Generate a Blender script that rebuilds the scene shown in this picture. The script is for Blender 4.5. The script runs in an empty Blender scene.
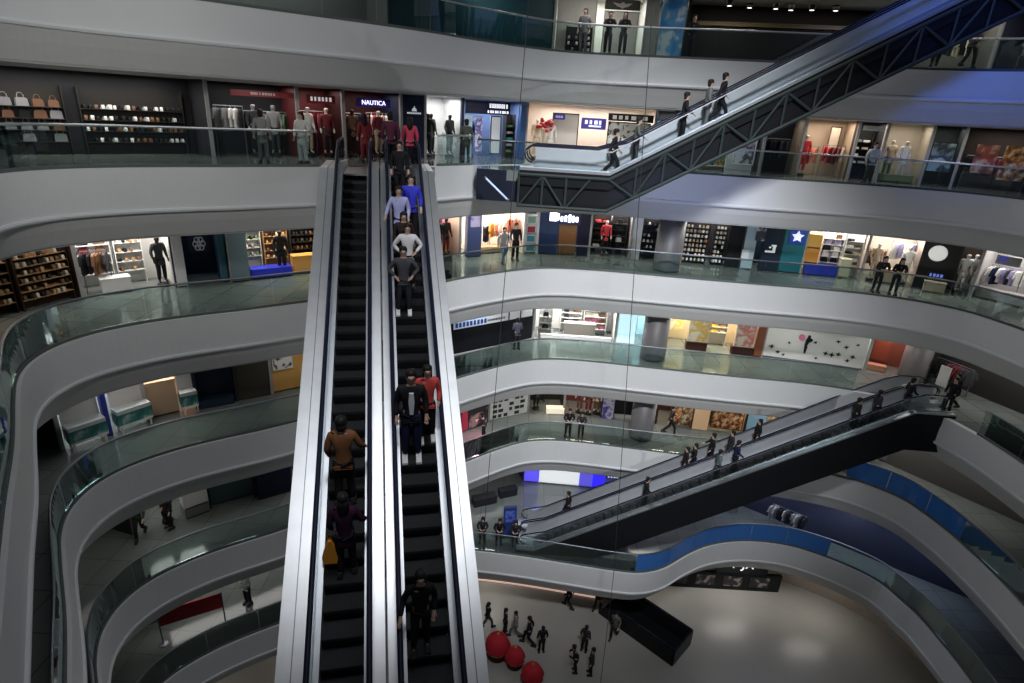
import bpy, bmesh, math, random
from mathutils import Vector, Matrix
from mathutils.geometry import tessellate_polygon
random.seed(7)
R = math.radians
C = bpy.context.scene.collection
H = 4.7
def Z(k): return (k - 1) * H                     # floor level of gallery k (1 = ground, 6 = where the twin escalators end)
GAL = {1: 'ground floor', 2: 'lowest gallery', 3: 'fifth gallery down', 4: 'fourth gallery down', 5: 'third gallery down', 6: 'second gallery down', 7: 'top gallery', 8: 'roof gallery'}
ORD = ['first', 'second', 'third', 'fourth', 'fifth', 'sixth', 'seventh', 'eighth', 'ninth', 'tenth', 'eleventh', 'twelfth', 'thirteenth', 'fourteenth', 'fifteenth', 'sixteenth', 'seventeenth', 'eighteenth']

# ------------------------------------------------------------------ materials
_m = {}
def mat(name, col, rough=.5, metal=0., emit=0., noise=.06, scale=6., spec=.5):
    if max(col) < .07 and not metal: spec = .18
    key = (tuple(round(c, 3) for c in col), rough, metal, emit, noise, scale)
    if key in _m: return _m[key]
    m = bpy.data.materials.new(name); m.use_nodes = True
    nt = m.node_tree; b = nt.nodes['Principled BSDF']
    b.inputs['Roughness'].default_value = rough; b.inputs['Metallic'].default_value = metal
    b.inputs['Specular IOR Level'].default_value = spec
    c4 = (*col, 1)
    if noise:
        tc = nt.nodes.new('ShaderNodeTexCoord'); n = nt.nodes.new('ShaderNodeTexNoise'); n.inputs['Scale'].default_value = scale
        r = nt.nodes.new('ShaderNodeValToRGB')
        r.color_ramp.elements[0].color = (*[c * (1 - noise) for c in col], 1); r.color_ramp.elements[1].color = (*[min(1, c * (1 + noise)) for c in col], 1)
        nt.links.new(tc.outputs['Object'], n.inputs['Vector']); nt.links.new(n.outputs['Fac'], r.inputs['Fac']); nt.links.new(r.outputs['Color'], b.inputs['Base Color'])
    else: b.inputs['Base Color'].default_value = c4
    if emit:
        b.inputs['Emission Color'].default_value = c4; b.inputs['Emission Strength'].default_value = emit
    _m[key] = m; return m
def blot(name, cols, scale=5., rough=.5, stops=None, emit=0.):
    """printed picture: soft patches of a few colours"""
    key = (name, tuple(cols), scale, emit)
    if key in _m: return _m[key]
    m = bpy.data.materials.new(name); m.use_nodes = True; nt = m.node_tree; b = nt.nodes['Principled BSDF']; b.inputs['Roughness'].default_value = rough
    tc = nt.nodes.new('ShaderNodeTexCoord'); n = nt.nodes.new('ShaderNodeTexNoise'); n.inputs['Scale'].default_value = scale * .9; n.inputs['Detail'].default_value = 5.
    r = nt.nodes.new('ShaderNodeValToRGB'); r.color_ramp.interpolation = 'EASE'
    k = len(cols); e = r.color_ramp.elements
    for i, c in enumerate(cols):
        p = stops[i] if stops else (.38 if i == 0 else .50 + .10 * (i - 1) / max(1, k - 2) if k > 2 else .5)
        if i < 2: e[i].position = p; e[i].color = (*c, 1)
        else: q = e.new(p); q.color = (*c, 1)
    nt.links.new(tc.outputs['Object'], n.inputs['Vector']); nt.links.new(n.outputs['Fac'], r.inputs['Fac']); nt.links.new(r.outputs['Color'], b.inputs['Base Color'])
    if emit: nt.links.new(r.outputs['Color'], b.inputs['Emission Color']); b.inputs['Emission Strength'].default_value = emit
    _m[key] = m; return m
def glass(name, tint, gloss=.12, rough=.02):
    m = bpy.data.materials.new(name); m.use_nodes = True; nt = m.node_tree; nt.nodes.clear()
    o = nt.nodes.new('ShaderNodeOutputMaterial'); mx = nt.nodes.new('ShaderNodeMixShader'); t = nt.nodes.new('ShaderNodeBsdfTransparent'); g = nt.nodes.new('ShaderNodeBsdfGlossy')
    f = nt.nodes.new('ShaderNodeFresnel'); f.inputs['IOR'].default_value = 1.45
    ad = nt.nodes.new('ShaderNodeMath'); ad.operation = 'MULTIPLY_ADD'; ad.inputs[1].default_value = .9; ad.inputs[2].default_value = gloss - .05
    t.inputs['Color'].default_value = (*tint, 1); g.inputs['Roughness'].default_value = rough; g.inputs['Color'].default_value = (.85, .95, .95, 1)
    nt.links.new(f.outputs[0], ad.inputs[0]); nt.links.new(ad.outputs[0], mx.inputs[0]); nt.links.new(t.outputs[0], mx.inputs[1]); nt.links.new(g.outputs[0], mx.inputs[2]); nt.links.new(mx.outputs[0], o.inputs[0])
    return m
FASCIA = mat('fascia_paint', (.66, .67, .68), .45, 0, 0, .03, 1.2)
LIP = mat('fascia_lip', (.72, .74, .76), .4, 0, 0, .03)
HEADER = mat('header_paint', (.56, .565, .56), .6, 0, 0, .04)
CEIL = mat('ceiling_paint', (.45, .45, .45), .8, 0, 0, .03)
STEEL = mat('brushed_steel', (.72, .735, .76), .42, 1., 0, .10, 3.)
STEELD = mat('dark_steel', (.22, .23, .26), .4, .9, 0, .1)
BRIGHT = mat('polished_steel', (.56, .58, .62), .45, 1., 0, .04)
BLACK = mat('black_rubber', (.012, .013, .022), .45, 0, 0, 0)
NAVYR = mat('navy_rubber', (.008, .009, .028), .4, 0, 0, 0)
BLACKP = mat('black_cladding', (.010, .011, .013), .35, 0, 0, 0)
TRUSS = mat('green_grey_steel', (.10, .125, .12), .5, .3, 0, .1)
CHAN = mat('channel_paint', (.09, .105, .10), .8, 0, 0, .05)
GLASS = glass('balustrade_glass', (.86, .93, .92), .09)
REFLGLASS = glass('blue_reflection_glass', (.25, .5, .85), .14)  # blue reflection painted into the glass as tint and diffuse colour
_n = REFLGLASS.node_tree; _d = _n.nodes.new('ShaderNodeBsdfDiffuse'); _d.inputs['Color'].default_value = (.06, .22, .62, 1); _x = _n.nodes.new('ShaderNodeMixShader'); _x.inputs[0].default_value = .62
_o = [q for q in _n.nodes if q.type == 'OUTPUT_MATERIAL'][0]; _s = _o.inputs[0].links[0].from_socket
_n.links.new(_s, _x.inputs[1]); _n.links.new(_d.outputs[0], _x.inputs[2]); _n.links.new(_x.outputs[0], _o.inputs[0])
CGLASS = glass('clear_glass', (.93, .96, .97), .07)
def floor_mat():
    m = bpy.data.materials.new('polished_floor_tiles'); m.use_nodes = True; nt = m.node_tree; b = nt.nodes['Principled BSDF']
    tc = nt.nodes.new('ShaderNodeTexCoord'); br = nt.nodes.new('ShaderNodeTexBrick'); br.offset = 0
    br.inputs['Scale'].default_value = 1.; br.inputs['Brick Width'].default_value = 1.2; br.inputs['Row Height'].default_value = 1.2; br.inputs['Mortar Size'].default_value = .012
    br.inputs['Color1'].default_value = (.125, .145, .14, 1); br.inputs['Color2'].default_value = (.165, .18, .17, 1); br.inputs['Mortar'].default_value = (.06, .065, .065, 1)
    nt.links.new(tc.outputs['Object'], br.inputs['Vector']); nt.links.new(br.outputs['Color'], b.inputs['Base Color']); b.inputs['Roughness'].default_value = .11
    return m
FLOOR = floor_mat()
FLOOR1 = mat('ground_floor_stone', (.38, .365, .335), .3, 0, 0, .08, .6)

# ------------------------------------------------------------------ mesh helpers
class MB:
    def __init__(s): s.bm = bmesh.new()
    def box(s, a, b, M=None, bev=0.):
        vs = [s.bm.verts.new((x, y, z)) for x in (a[0], b[0]) for y in (a[1], b[1]) for z in (a[2], b[2])]
        fs = [s.bm.faces.new([vs[i] for i in f]) for f in ((0, 1, 3, 2), (4, 6, 7, 5), (0, 4, 5, 1), (2, 3, 7, 6), (0, 2, 6, 4), (1, 5, 7, 3))]
        if bev:
            es = list({e for f in fs for e in f.edges}); r = bmesh.ops.bevel(s.bm, geom=es, offset=bev, segments=2, affect='EDGES', profile=.5)
            vs = list({v for f in r['faces'] for v in f.verts} | {v for v in vs if v.is_valid})
        if M is not None: bmesh.ops.transform(s.bm, matrix=M, verts=[v for v in vs if v.is_valid])
        return s
    def tube(s, pts, r, n=8, cap=True, flat=1.):
        pts = [Vector(p) for p in pts]; rings = []
        for i, p in enumerate(pts):
            t = (pts[min(i + 1, len(pts) - 1)] - pts[max(i - 1, 0)]).normalized()
            up = Vector((0, 0, 1)) if abs(t.z) < .95 else Vector((0, 1, 0))
            a = t.cross(up).normalized(); b = a.cross(t); rr = r[i] if isinstance(r, (list, tuple)) else r
            rings.append([s.bm.verts.new(p + (a * math.cos(2 * math.pi * k / n) + b * math.sin(2 * math.pi * k / n) * flat) * rr) for k in range(n)])
        for i in range(len(rings) - 1):
            for k in range(n): s.bm.faces.new((rings[i][k], rings[i][(k + 1) % n], rings[i + 1][(k + 1) % n], rings[i + 1][k]))
        if cap:
            try: s.bm.faces.new(rings[0][::-1]); s.bm.faces.new(rings[-1])
            except ValueError: pass
        return s
    def lathe(s, prof, n=20, c=(0, 0, 0), sx=1., sy=1.):
        rings = [[s.bm.verts.new((c[0] + r * sx * math.cos(2 * math.pi * k / n), c[1] + r * sy * math.sin(2 * math.pi * k / n), c[2] + z)) for k in range(n)] for r, z in prof]
        for i in range(len(rings) - 1):
            for k in range(n): s.bm.faces.new((rings[i][k], rings[i][(k + 1) % n], rings[i + 1][(k + 1) % n], rings[i + 1][k]))
        s.bm.faces.new(rings[0][::-1]); s.bm.faces.new(rings[-1]); return s
    def ball(s, c, r, sc=(1, 1, 1), n=10):
        M = Matrix.Translation(c) @ Matrix.Diagonal((*sc, 1)); bmesh.ops.create_uvsphere(s.bm, u_segments=n, v_segments=max(6, n * 2 // 3), radius=r, matrix=M); return s
    def prism(s, poly, d0, d1, axis='y', M=None):
        f = {'y': lambda p, d: (p[0], d, p[1]), 'x': lambda p, d: (d, p[0], p[1]), 'z': lambda p, d: (p[0], p[1], d)}[axis]
        a = [s.bm.verts.new(f(p, d0)) for p in poly]; b = [s.bm.verts.new(f(p, d1)) for p in poly]
        if M is not None: bmesh.ops.transform(s.bm, matrix=M, verts=a + b)
        for tri in tessellate_polygon([[Vector((p[0], p[1], 0)) for p in poly]]):
            for L, fl in ((a, 0), (b, 1)):
                q = [L[i] for i in tri]
                try: s.bm.faces.new(q[::-1] if fl else q)
                except ValueError: pass
        n = len(poly)
        for i in range(n): s.bm.faces.new((a[i], a[(i + 1) % n], b[(i + 1) % n], b[i]))
        return s
    def data(s, name, m, smooth=False):
        bmesh.ops.recalc_face_normals(s.bm, faces=s.bm.faces)
        me = bpy.data.meshes.new(name); s.bm.to_mesh(me); s.bm.free()
        if smooth:
            for p in me.polygons: p.use_smooth = True
        me.materials.append(m); return me
    def obj(s, name, m, parent=None, smooth=False, M=None): return link(name, s.data(name, m, smooth), parent, M)
def link(name, me, parent=None, M=None, m=None):
    o = bpy.data.objects.new(name, me); C.objects.link(o)
    if parent is not None: o.parent = parent
    if M is not None: o.matrix_local = M
    if m is not None and me is not None:
        o.material_slots[0].link = 'OBJECT'; o.material_slots[0].material = m
    return o
def tag(o, label, cat, group=None, kind=None):
    o['label'] = label; o['category'] = cat
    if group: o['group'] = group
    if kind: o['kind'] = kind
    return o
def thing(name, label, cat, M=None, group=None):
    o = bpy.data.objects.new(name, None); C.objects.link(o); o.empty_display_size = .2
    if M is not None: o.matrix_world = M
    return tag(o, label, cat, group)
def struct(o, label=None):
    o['kind'] = 'structure'
    if label: o['label'] = label
    return o
def TR(x, y, z, rz=0., s=1.): return Matrix.Translation((x, y, z)) @ Matrix.Rotation(rz, 4, 'Z') @ Matrix.Scale(s, 4)

# ------------------------------------------------------------------ plan curves
def smooth(P, n=5):
    out = []
    for i in range(len(P) - 1):
        a, b, c, d = (Vector(P[max(i - 1, 0)]), Vector(P[i]), Vector(P[i + 1]), Vector(P[min(i + 2, len(P) - 1)]))
        for j in range(n):
            t = j / n; out.append(.5 * (2 * b + (c - a) * t + (2 * a - 5 * b + 4 * c - d) * t * t + (3 * b - a - 3 * c + d) * t ** 3))
    out.append(Vector(P[-1])); return out
NEAR = [(3, -3.2), (.6, -2.8), (-1.6, -.9), (-3.5, 1.6), (-5.2, 3.9), (-6.8, 6.0)]
NEAR6 = [(4, -1.2), (-2.5, -1.0), (-6.2, 1.8), (-8.2, 6.2)]
LEFT = [(-8.4, 8.1), (-9.8, 10.0), (-11.25, 11.8), (-12.0, 12.8), (-12.45, 13.7), (-12.6, 14.6), (-12.45, 15.45), (-12, 16.25), (-11.2, 17.1), (-10.3, 17.8), (-9.1, 18.6), (-8.1, 19.35), (-6.8, 20.3)]
RIGHT = [(-5, 21.6), (-3.4, 22.9), (-2.4, 24.0), (-1.3, 25.0), (0, 26.05), (1.2, 26.75), (2.6, 27.0), (4.4, 26.9), (6.7, 26.6), (9, 26.3), (11.3, 26.05), (14, 25.8), (16, 25.4), (17.7, 24.7), (18.9, 23.6), (19.4, 22.2), (19.65, 20.7), (19.7, 18), (19.3, 14)]
RIGHT2 = [(-5, 21.6), (-3.4, 22.9), (-2.4, 23.5), (-1.3, 23.65), (1, 23.45), (3.5, 23.1), (5.6, 22.8), (7.0, 22.75), (8.3, 23.2), (9.8, 24.3), (11.1, 25.05), (12.6, 25.5), (14, 25.6), (15.3, 25.45), (16.3, 25.1), (17.7, 24.3), (18.9, 23.2), (19.4, 21.8), (19.65, 20.7), (19.7, 18), (19.3, 14)]
def edge(k): return smooth((NEAR6 if k >= 6 else NEAR) + LEFT + (RIGHT2 if k == 2 else RIGHT))
WALLP = [(-17.2, 2), (-17.2, 8), (-16.9, 12), (-16.3, 15.5), (-15.2, 18.3), (-13.2, 20.4), (-10.7, 22.1), (-8.5, 23.7), (-6, 25.7), (-3.6, 27.6), (-2, 28.7), (0, 29.7), (2, 30.2), (4.5, 30.1), (7, 29.8), (10, 29.5), (13, 29.1), (15.5, 28.7), (18, 28.0), (20.3, 26.8), (22, 25), (22.8, 22.8), (23, 20), (23, 14)]
WALL = smooth(WALLP, 6)
def normals(P):
    out = []
    for i in range(len(P)):
        t = (P[min(i + 1, len(P) - 1)] - P[max(i - 1, 0)]).normalized(); out.append(Vector((-t.y, t.x)))
    return out
def offs(P, d): return [p + n * d for p, n in zip(P, normals(P))]
WS = [0.]
for i in range(len(WALL) - 1): WS.append(WS[-1] + (WALL[i + 1] - WALL[i]).length)
WN = normals(WALL)
def lerp(x, xs, ys):
    if x <= xs[0]: return ys[0]
    for i in range(len(xs) - 1):
        if x <= xs[i + 1]: return ys[i] + (ys[i + 1] - ys[i]) * (x - xs[i]) / (xs[i + 1] - xs[i])
    return ys[-1]
def wall_at(k, s):
    i = max(j for j in range(len(WS) - 1) if WS[j] <= max(s, 0)); t = (s - WS[i]) / (WS[i + 1] - WS[i])
    p = WALL[i].lerp(WALL[i + 1], t); n = WN[i].lerp(WN[i + 1], t).normalized()
    if k in (3, 4): p = p - n * lerp(s, [0, 26, 31, 36.7], [.9, .9, .9, 0.])
    return p
def cut(P, rng):
    """runs of the curve outside the gaps given as (test function)"""
    runs, cur = [], []
    for p in P:
        if rng(p):
            if len(cur) > 1: runs.append(cur)
            cur = []
        else: cur.append(p)
    if len(cur) > 1: runs.append(cur)
    return runs
def sweep(P, prof, z, mb=None):
    mb = mb or MB(); N = normals(P); n = len(prof)
    rings = [[mb.bm.verts.new((p.x + q.x * d, p.y + q.y * d, z + h)) for d, h in prof] for p, q in zip(P, N)]
    for i in range(len(rings) - 1):
        for k in range(n): mb.bm.faces.new((rings[i][k], rings[i][(k + 1) % n], rings[i + 1][(k + 1) % n], rings[i + 1][k]))
    mb.bm.faces.new(rings[0]); mb.bm.faces.new(rings[-1][::-1]); return mb
def deck(Pin, Pout, z0, z1):
    poly = [(p.x, p.y) for p in Pin] + [(p.x, p.y) for p in reversed(Pout)] + [(-21, -9), (4, -9)]
    return MB().prism(poly, z0, z1, 'z')

# ------------------------------------------------------------------ the shell: floors, ceilings, fascias, balustrades
def gap_rail(k):
    if k == 6: return lambda p: (-6.7 < p.x < -3.3 and p.y > 18) or (-1.9 < p.x < 4.0 and p.y > 20) or p.y < 4
    if k == 4: return lambda p: (p.x > 16.4 and 21.9 < p.y < 25.7) or p.y < -.5
    return lambda p: p.y < -.5
WOUT = offs(WALL, 2.6)
nt_ = 0
for k in range(2, 9):
    E = edge(k); z = Z(k) + (-.2 if k == 7 else 0)
    struct(deck(offs(E, .1), WOUT, Z(k) - .25, Z(k) - (.02 if k != 7 else .1)).obj('floor', FLOOR))
    struct(deck(offs(E, .5), WOUT, Z(k) - 2.14, Z(k) - 2.08).obj('ceiling', CEIL))
    nt_ += 1
    hf = 1.18 if k != 7 else 1.0
    struct(sweep(E, [(0, 0), (0, -hf), (.25, -hf), (.25, 0)], z).obj('trim_%d' % nt_, FASCIA), 'pale curved fascia band of the ' + GAL[k]); nt_ += 1
    struct(sweep(E, [(-.05, 0), (-.06, -.06), (-.03, -.12), (.08, -.14), (.25, -.13), (.25, 0)], Z(k) - 1.18).obj('trim_%d' % nt_, LIP)); nt_ += 1
    struct(sweep(E, [(.1, -.14), (.22, -.45), (.45, -.9), (.62, -.92), (.62, -.14)], Z(k) - 1.18).obj('trim_%d' % nt_, HEADER))
    if k == 8: continue
    t = thing('glass_balustrade', 'curved glass balustrade with handrail along the %s' % GAL[k], 'railing', TR(0, 0, z))
    bs, hr, n_ = MB(), MB(), 0
    hm = STEELD if k < 6 else STEEL
    for run in cut(E, gap_rail(k)):
        Q = offs(run, .13)
        sweep(Q, [(-.04, 0), (-.04, .09), (.04, .09), (.04, 0)], 0, bs)
        hr.tube([(p.x, p.y, 1.12) for p in Q], .035, 8)
        i = 0
        while i < len(Q) - 1:
            j = i + 1
            while j < len(Q) - 1 and (Q[j] - Q[i]).length < 1.7: j += 1
            a, b = Q[i], Q[j]; e = (b - a).normalized() * .012; nn = Vector((-e.y, e.x)) * .6
            pl = MB(); seg = [Q[i] + e] + Q[i + 1:j] + [Q[j] - e]
            sweep(seg, [(-.006, .1), (-.006, 1.1), (.006, 1.1), (.006, .1)], 0, pl)
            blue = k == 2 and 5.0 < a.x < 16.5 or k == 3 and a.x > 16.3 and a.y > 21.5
            g = pl.obj('glass_panel', REFLGLASS if blue else GLASS, t)
            if blue: g['label'] = 'glass panel with painted blue reflection'
            i = j
    bs.obj('base_channel', CHAN, t); hr.obj('handrail', hm, t, True)
# walls behind the shops of every gallery, the ground floor, the outer ends
struct(MB().prism([(-24, -9), (30, -9), (30, 36), (-24, 36)], -.3, 0, 'z').obj('floor', FLOOR1))
struct(sweep(offs(WALL, 2.3), [(0, 0), (0, Z(8) + 3), (.2, Z(8) + 3), (.2, 0)], 0).obj('wall_outer', mat('dark_wall', (.05, .05, .055), .7)))
struct(deck(offs(edge(8), .6), WOUT, Z(8) + 3.0, Z(8) + 3.1).obj('ceiling', CEIL))

# columns standing at the edge of the right hand walkway
COLM = mat('grey_column_stone', (.115, .11, .115), .5, 0, 0, .06, 2)
for (cx, cy, k0, k1, r) in ((7.35, 28.15, 2, 7, .64), (20.4, 27.4, 2, 5, .62)):
    for k in range(k0, k1):
        mb = MB(); mb.lathe([(r, 0), (r, .1), (r, 2.56)], 28, (cx, cy, Z(k)))
        struct(mb.obj('column', COLM, None, True))
# ------------------------------------------------------------------ camera
cam = bpy.data.cameras.new('camera'); co = bpy.data.objects.new('camera', cam); C.objects.link(co)
pi_, ro = R(21.35), R(3.31)
fw = Vector((0, math.cos(pi_), -math.sin(pi_))); r0 = Vector((1, 0, 0)); u0 = Vector((0, math.sin(pi_), math.cos(pi_)))
rr = r0 * math.cos(ro) + u0 * math.sin(ro); uu = u0 * math.cos(ro) - r0 * math.sin(ro)
co.matrix_world = Matrix(((rr.x, uu.x, -fw.x, 0), (rr.y, uu.y, -fw.y, 0), (rr.z, uu.z, -fw.z, 25.53), (0, 0, 0, 1)))
cam.sensor_width = 36; cam.lens = 582.2 / 1024 * 36; cam.clip_start = .05; cam.clip_end = 200
bpy.context.scene.camera = co
# ------------------------------------------------------------------ escalators
STEP = mat('step_aluminium', (.03, .031, .035), .5, .2, 0, .3, 5)
STEPD = mat('step_riser', (.012, .012, .014), .6, .2, 0, 0)
TRUSSD = mat('dark_truss_steel', (.028, .038, .038), .55, 0, 0, .1)
BALU = mat('balustrade_steel', (.50, .52, .55), .5, .35, 0, .12, 2)
COMB = mat('landing_plate_steel', (.40, .41, .43), .35, .9, 0, .15, 9)
def step_mesh(hw):
    mb = MB(); n = 18
    for i in range(n):                                   # grooved tread: one ridge per slat
        x = -hw + 2 * hw * i / n; mb.box((x, -.4, -.03), (x + 1.3 * hw / n, 0, 0))
    mb.box((-hw, -.4, -.07), (hw, 0, -.025)); me = mb.data('step', STEP); return me
def riser_mesh(hw):
    mb = MB(); prof = [(-.385, -.02), (-.40, -.06), (-.385, -.12), (-.36, -.24), (-.33, -.24), (-.35, -.1)]
    mb.prism(prof, -hw, hw, 'x'); return mb.data('riser', STEPD)
def escalator(label, M, rise, hw, xl, xr, dl, dr, top, bot, truss, trussm, deckm=None, hro=.12, tdepth=1.25, bg=True):
    """lane centred on local x = 0, climbing along +Y; xl/xr: outer deck edges, dl/dr: inner deck edges"""
    deckm = deckm or STEEL
    run = rise / .231 * .4
    t = thing('escalator', label, 'escalator', M)
    path = [(-run - bot, -rise), (-run, -rise), (0, 0), (top, 0)]
    def band(x0, x1, h0, h1, mb=None, p=path):
        mb = mb or MB(); poly = [(y, z + h0) for y, z in p] + [(y, z + h1) for y, z in reversed(p)]
        return mb.prism(poly, x0, x1, 'x')
    sm, rm = step_mesh(hw), riser_mesh(hw)
    for i in range(int(round(rise / .231))):
        st = link('step', sm, t, Matrix.Translation((0, -.4 * i, -.231 * (i + 1) + .05))); link('riser', rm, st)
    MB().box((-hw, 0, -.05), (hw, top, .0)).obj('landing_plate', COMB, t)
    MB().box((-hw, -run - bot, -rise - .05), (hw, -run - .05, -rise + .0)).obj('landing_plate', COMB, t)
    for sgn, d, x in ((-1, dl, xl), (1, dr, xr)):
        a, b = sorted((sgn * (hw + .005), d)); band(a, b, -.46, .20).obj('skirt', BRIGHT, t)
        a, b = sorted((d, x)); db = band(a, b, -.46, .17).obj('deck', deckm, t)
        k = x + (d - x) * .42
        if abs(d - x) > .3: band(k - .008, k + .008, .16, .185).obj('deck_joint', STEELD, db)
        hx = sgn * (hw + hro)
        band(hx - .007, hx + .007, .15, .93, None, [(-run - bot + .5, -rise), (-run, -rise), (0, 0), (top - .5, 0)]).obj('glass_panel' if bg or sgn > 0 else 'steel_panel', CGLASS if bg or sgn > 0 else BALU, t)
        pts = []; h = .95
        for q in range(7): an = -math.pi / 2 - math.pi * q / 6; pts.append((hx, -run - bot + .45 + math.cos(an) * .3, -rise + h - .3 + math.sin(an) * .3))
        pts += [(hx, -run - .5, -rise + h), (hx, -run + .5, -rise + h + .231 / .4 * .5), (hx, -.4, h - .231), (hx, .3, h), (hx, top - .5, h)]
        for q in range(1, 7): an = math.pi / 2 - math.pi * q / 6; pts.append((hx, top - .5 + math.cos(an) * .3, h - .3 + math.sin(an) * .3))
        MB().tube(pts, .048 if bg else .036, 8, True, .8).obj('handrail', NAVYR, t, True)
        if not bg: band(hx - .02, hx + .02, .87, .905, None, [(-run - bot + .5, -rise), (-run, -rise), (0, 0), (top - .5, 0)]).obj('rail_trim', BRIGHT, t)
    # truss
    if truss == 'solid':
        tr = band(xl + .01, xr - .01, -tdepth, -.45).obj('truss', trussm, t)
        for a, b in ((xl - .01, xl + .02), (xr - .02, xr + .01)): band(a, b, -.46, .1).obj('side_panel', trussm, tr)
    elif truss == 'lattice':
        tr = band(xl + (.12 if xr < .6 else 0), xr - (.12 if xr > .6 else 0), -tdepth + .1, -.45).obj('truss', BLACKP, t)
        for a, b in ((xl - .01, xl + .02), (xr - .02, xr + .01)): band(a, b, -.46, .07).obj('side_panel', BLACKP, tr)
        mb = MB(); sides = (xr + .05,) if xr > .6 else (xl - .05,)
        for x in sides:
            for h in (-tdepth + .06, -.08): mb.tube([(x, y, z + h) for y, z in path], .07, 6)
            L = run / math.ceil(run / 1.0); n = int(round(run / L))
            for i in range(-4 if top > 3 else 0, n):
                ya, yb = -L * i, -L * (i + 1)
                za, zb = (0 if ya > 0 else ya * .5775), (0 if yb > 0 else yb * .5775)
                mb.tube([(x, ya, za - .08), (x, ya, za - tdepth)], .045, 6)
                p = [(x, ya, za - .1), (x, yb, zb - tdepth + .08)] if i % 2 else [(x, ya, za - tdepth + .08), (x, yb, zb - .1)]
                mb.tube(p, .045, 6)
        y = -run - bot
        for i in range(max(1, int(bot / .9))):
            for x in sides:
                mb.tube([(x, y, -rise - .05), (x, y, -rise - tdepth)], .05, 6); mb.tube([(x, y, -rise - (.1 if i % 2 else tdepth)), (x, y + .9, -rise - (tdepth if i % 2 else .1))], .045, 6)
            y += .9
        mb.obj('truss_brace', trussm, tr)
    return t
TM = Matrix.Translation((-5.2, 18.85, Z(6))) @ Matrix.Rotation(R(12.8), 4, 'Z')
escalator('long steel escalator going up beside the balcony of the shoe shops, mostly empty steps', TM @ Matrix.Translation((-.02, 0, 0)), 9.4, .36, -1.06, .72, -.47, .47, 2.6, 1.4, 'solid', STEELD)
escalator('long steel escalator crowded with people riding down, nearer the cable', TM @ Matrix.Translation((1.45, 0, 0)), 9.4, .38, -.70, .98, -.51, .50, 2.6, 1.4, 'solid', STEELD)
def cross(x, y, z, deg): return Matrix.Translation((x, y, z)) @ Matrix.Rotation(R(deg - 90), 4, 'Z')
DK = mat('cross_deck_steel', (.50, .52, .55), .35, .9, 0, .1)
BLO = cross(18.0, 23.78, Z(4), -2.5)
# local +x of these frames points to the camera side
escalator('black clad cross escalator to the fourth gallery, lane nearer the atrium void', BLO, 9.4, .38, -.53, .68, -.46, .46, 1.7, .9, 'solid', BLACKP, DK, .10, 1.75, False)
escalator('black clad cross escalator to the fourth gallery, lane against the walkway', BLO @ Matrix.Translation((-1.1, 0, 0)), 9.4, .38, -.62, .525, -.46, .46, 1.7, .9, 'solid', BLACKP, DK, .10, 1.75, False)
UPO = cross(3.35 + 16.22, 23.3 - 1.42, Z(8), -5)
escalator('upper cross escalator with open steel truss, lane nearer the atrium void', UPO, 9.4, .38, -.53, .68, -.46, .46, 1.7, 3.4, 'lattice', TRUSSD, DK, .10, 1.3, False)
escalator('upper cross escalator with open steel truss, lane against the walkway', UPO @ Matrix.Translation((-1.1, 0, 0)), 9.4, .38, -.62, .525, -.46, .46, 1.7, 3.4, 'lattice', TRUSSD, DK, .10, 1.3, False)
# landing slabs that carry the escalators' upper and lower ends
def slab(poly, k, m=FLOOR, th=.4): return struct(MB().prism(poly, Z(k) - th, Z(k) - .015, 'z').obj('floor', m))
slab([(-6.05, 21.0), (-3.45, 21.45), (-3.3, 22.9), (-5, 21.7)], 6)
slab([(-1.75, 23.5), (0, 23.25), (0, 26.2), (-1.2, 25.2), (-1.8, 24.7)], 6)
slab([(0, 25.35), (4.0, 25.0), (4.3, 26.9), (2.6, 27.0), (1.2, 26.8), (0, 26.1)], 6)
b = thing('landing_truss', 'dark boxed truss under the landing of the upper cross escalator', 'truss', TR(-1.75, 23.45, Z(6)))
MB().prism([(0, 0), (1.9, -.19), (1.9, .9), (0, 1.2)], -1.2, -.02, 'z').obj('body', mat('navy_black_cladding', (.012, .016, .03), .4, 0, 0, 0), b)
# railing along the edge of that landing
t = thing('glass_balustrade', 'straight glass balustrade on the landing of the upper cross escalator', 'railing', TR(-1.75, 23.45, Z(6)))
MB().tube([(0, .02, 1.05), (2.1, -.2, 1.05)], .03, 8).obj('handrail', STEELD, t, True)
for a in (0, 1.05): MB().prism([(a + .02, .02 - a * .105), (a + 1.03, .02 - (a + 1.03) * .105), (a + 1.03, .035 - (a + 1.03) * .105), (a + .02, .035 - a * .105)], .05, 1.02, 'z').obj('glass_panel', GLASS, t)
# black escalator well sinking through the ground floor under the lowest gallery's fascia
t = thing('escalator_well', 'black clad escalator well on the ground floor under the fascia of the lowest gallery', 'escalator', TR(6.3, 25.4, 0, R(-43)))
for y in (-.95, .85): MB().prism([(0, 0), (4.6, 0), (4.6, 1.0), (1.2, 1.0), (0, .35)], y, y + .1, 'y').obj('side_panel', BLACKP, t)
MB().box((4.5, -.95, 0), (4.6, .95, 1.0)).obj('end_panel', BLACKP, t)
for y in (-.9, .9): MB().tube([(.2, y, .5), (1.2, y, 1.06), (4.55, y, 1.06)], .04).obj('handrail', NAVYR, t, True)
MB().box((0, -.85, 0), (4.5, .85, .03)).obj('step_floor', BLACKP, t)
slab([(-5.3, 4.0), (-.3, 5.0), (.6, 1.4), (-3.3, 1.2)], 4)
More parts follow.
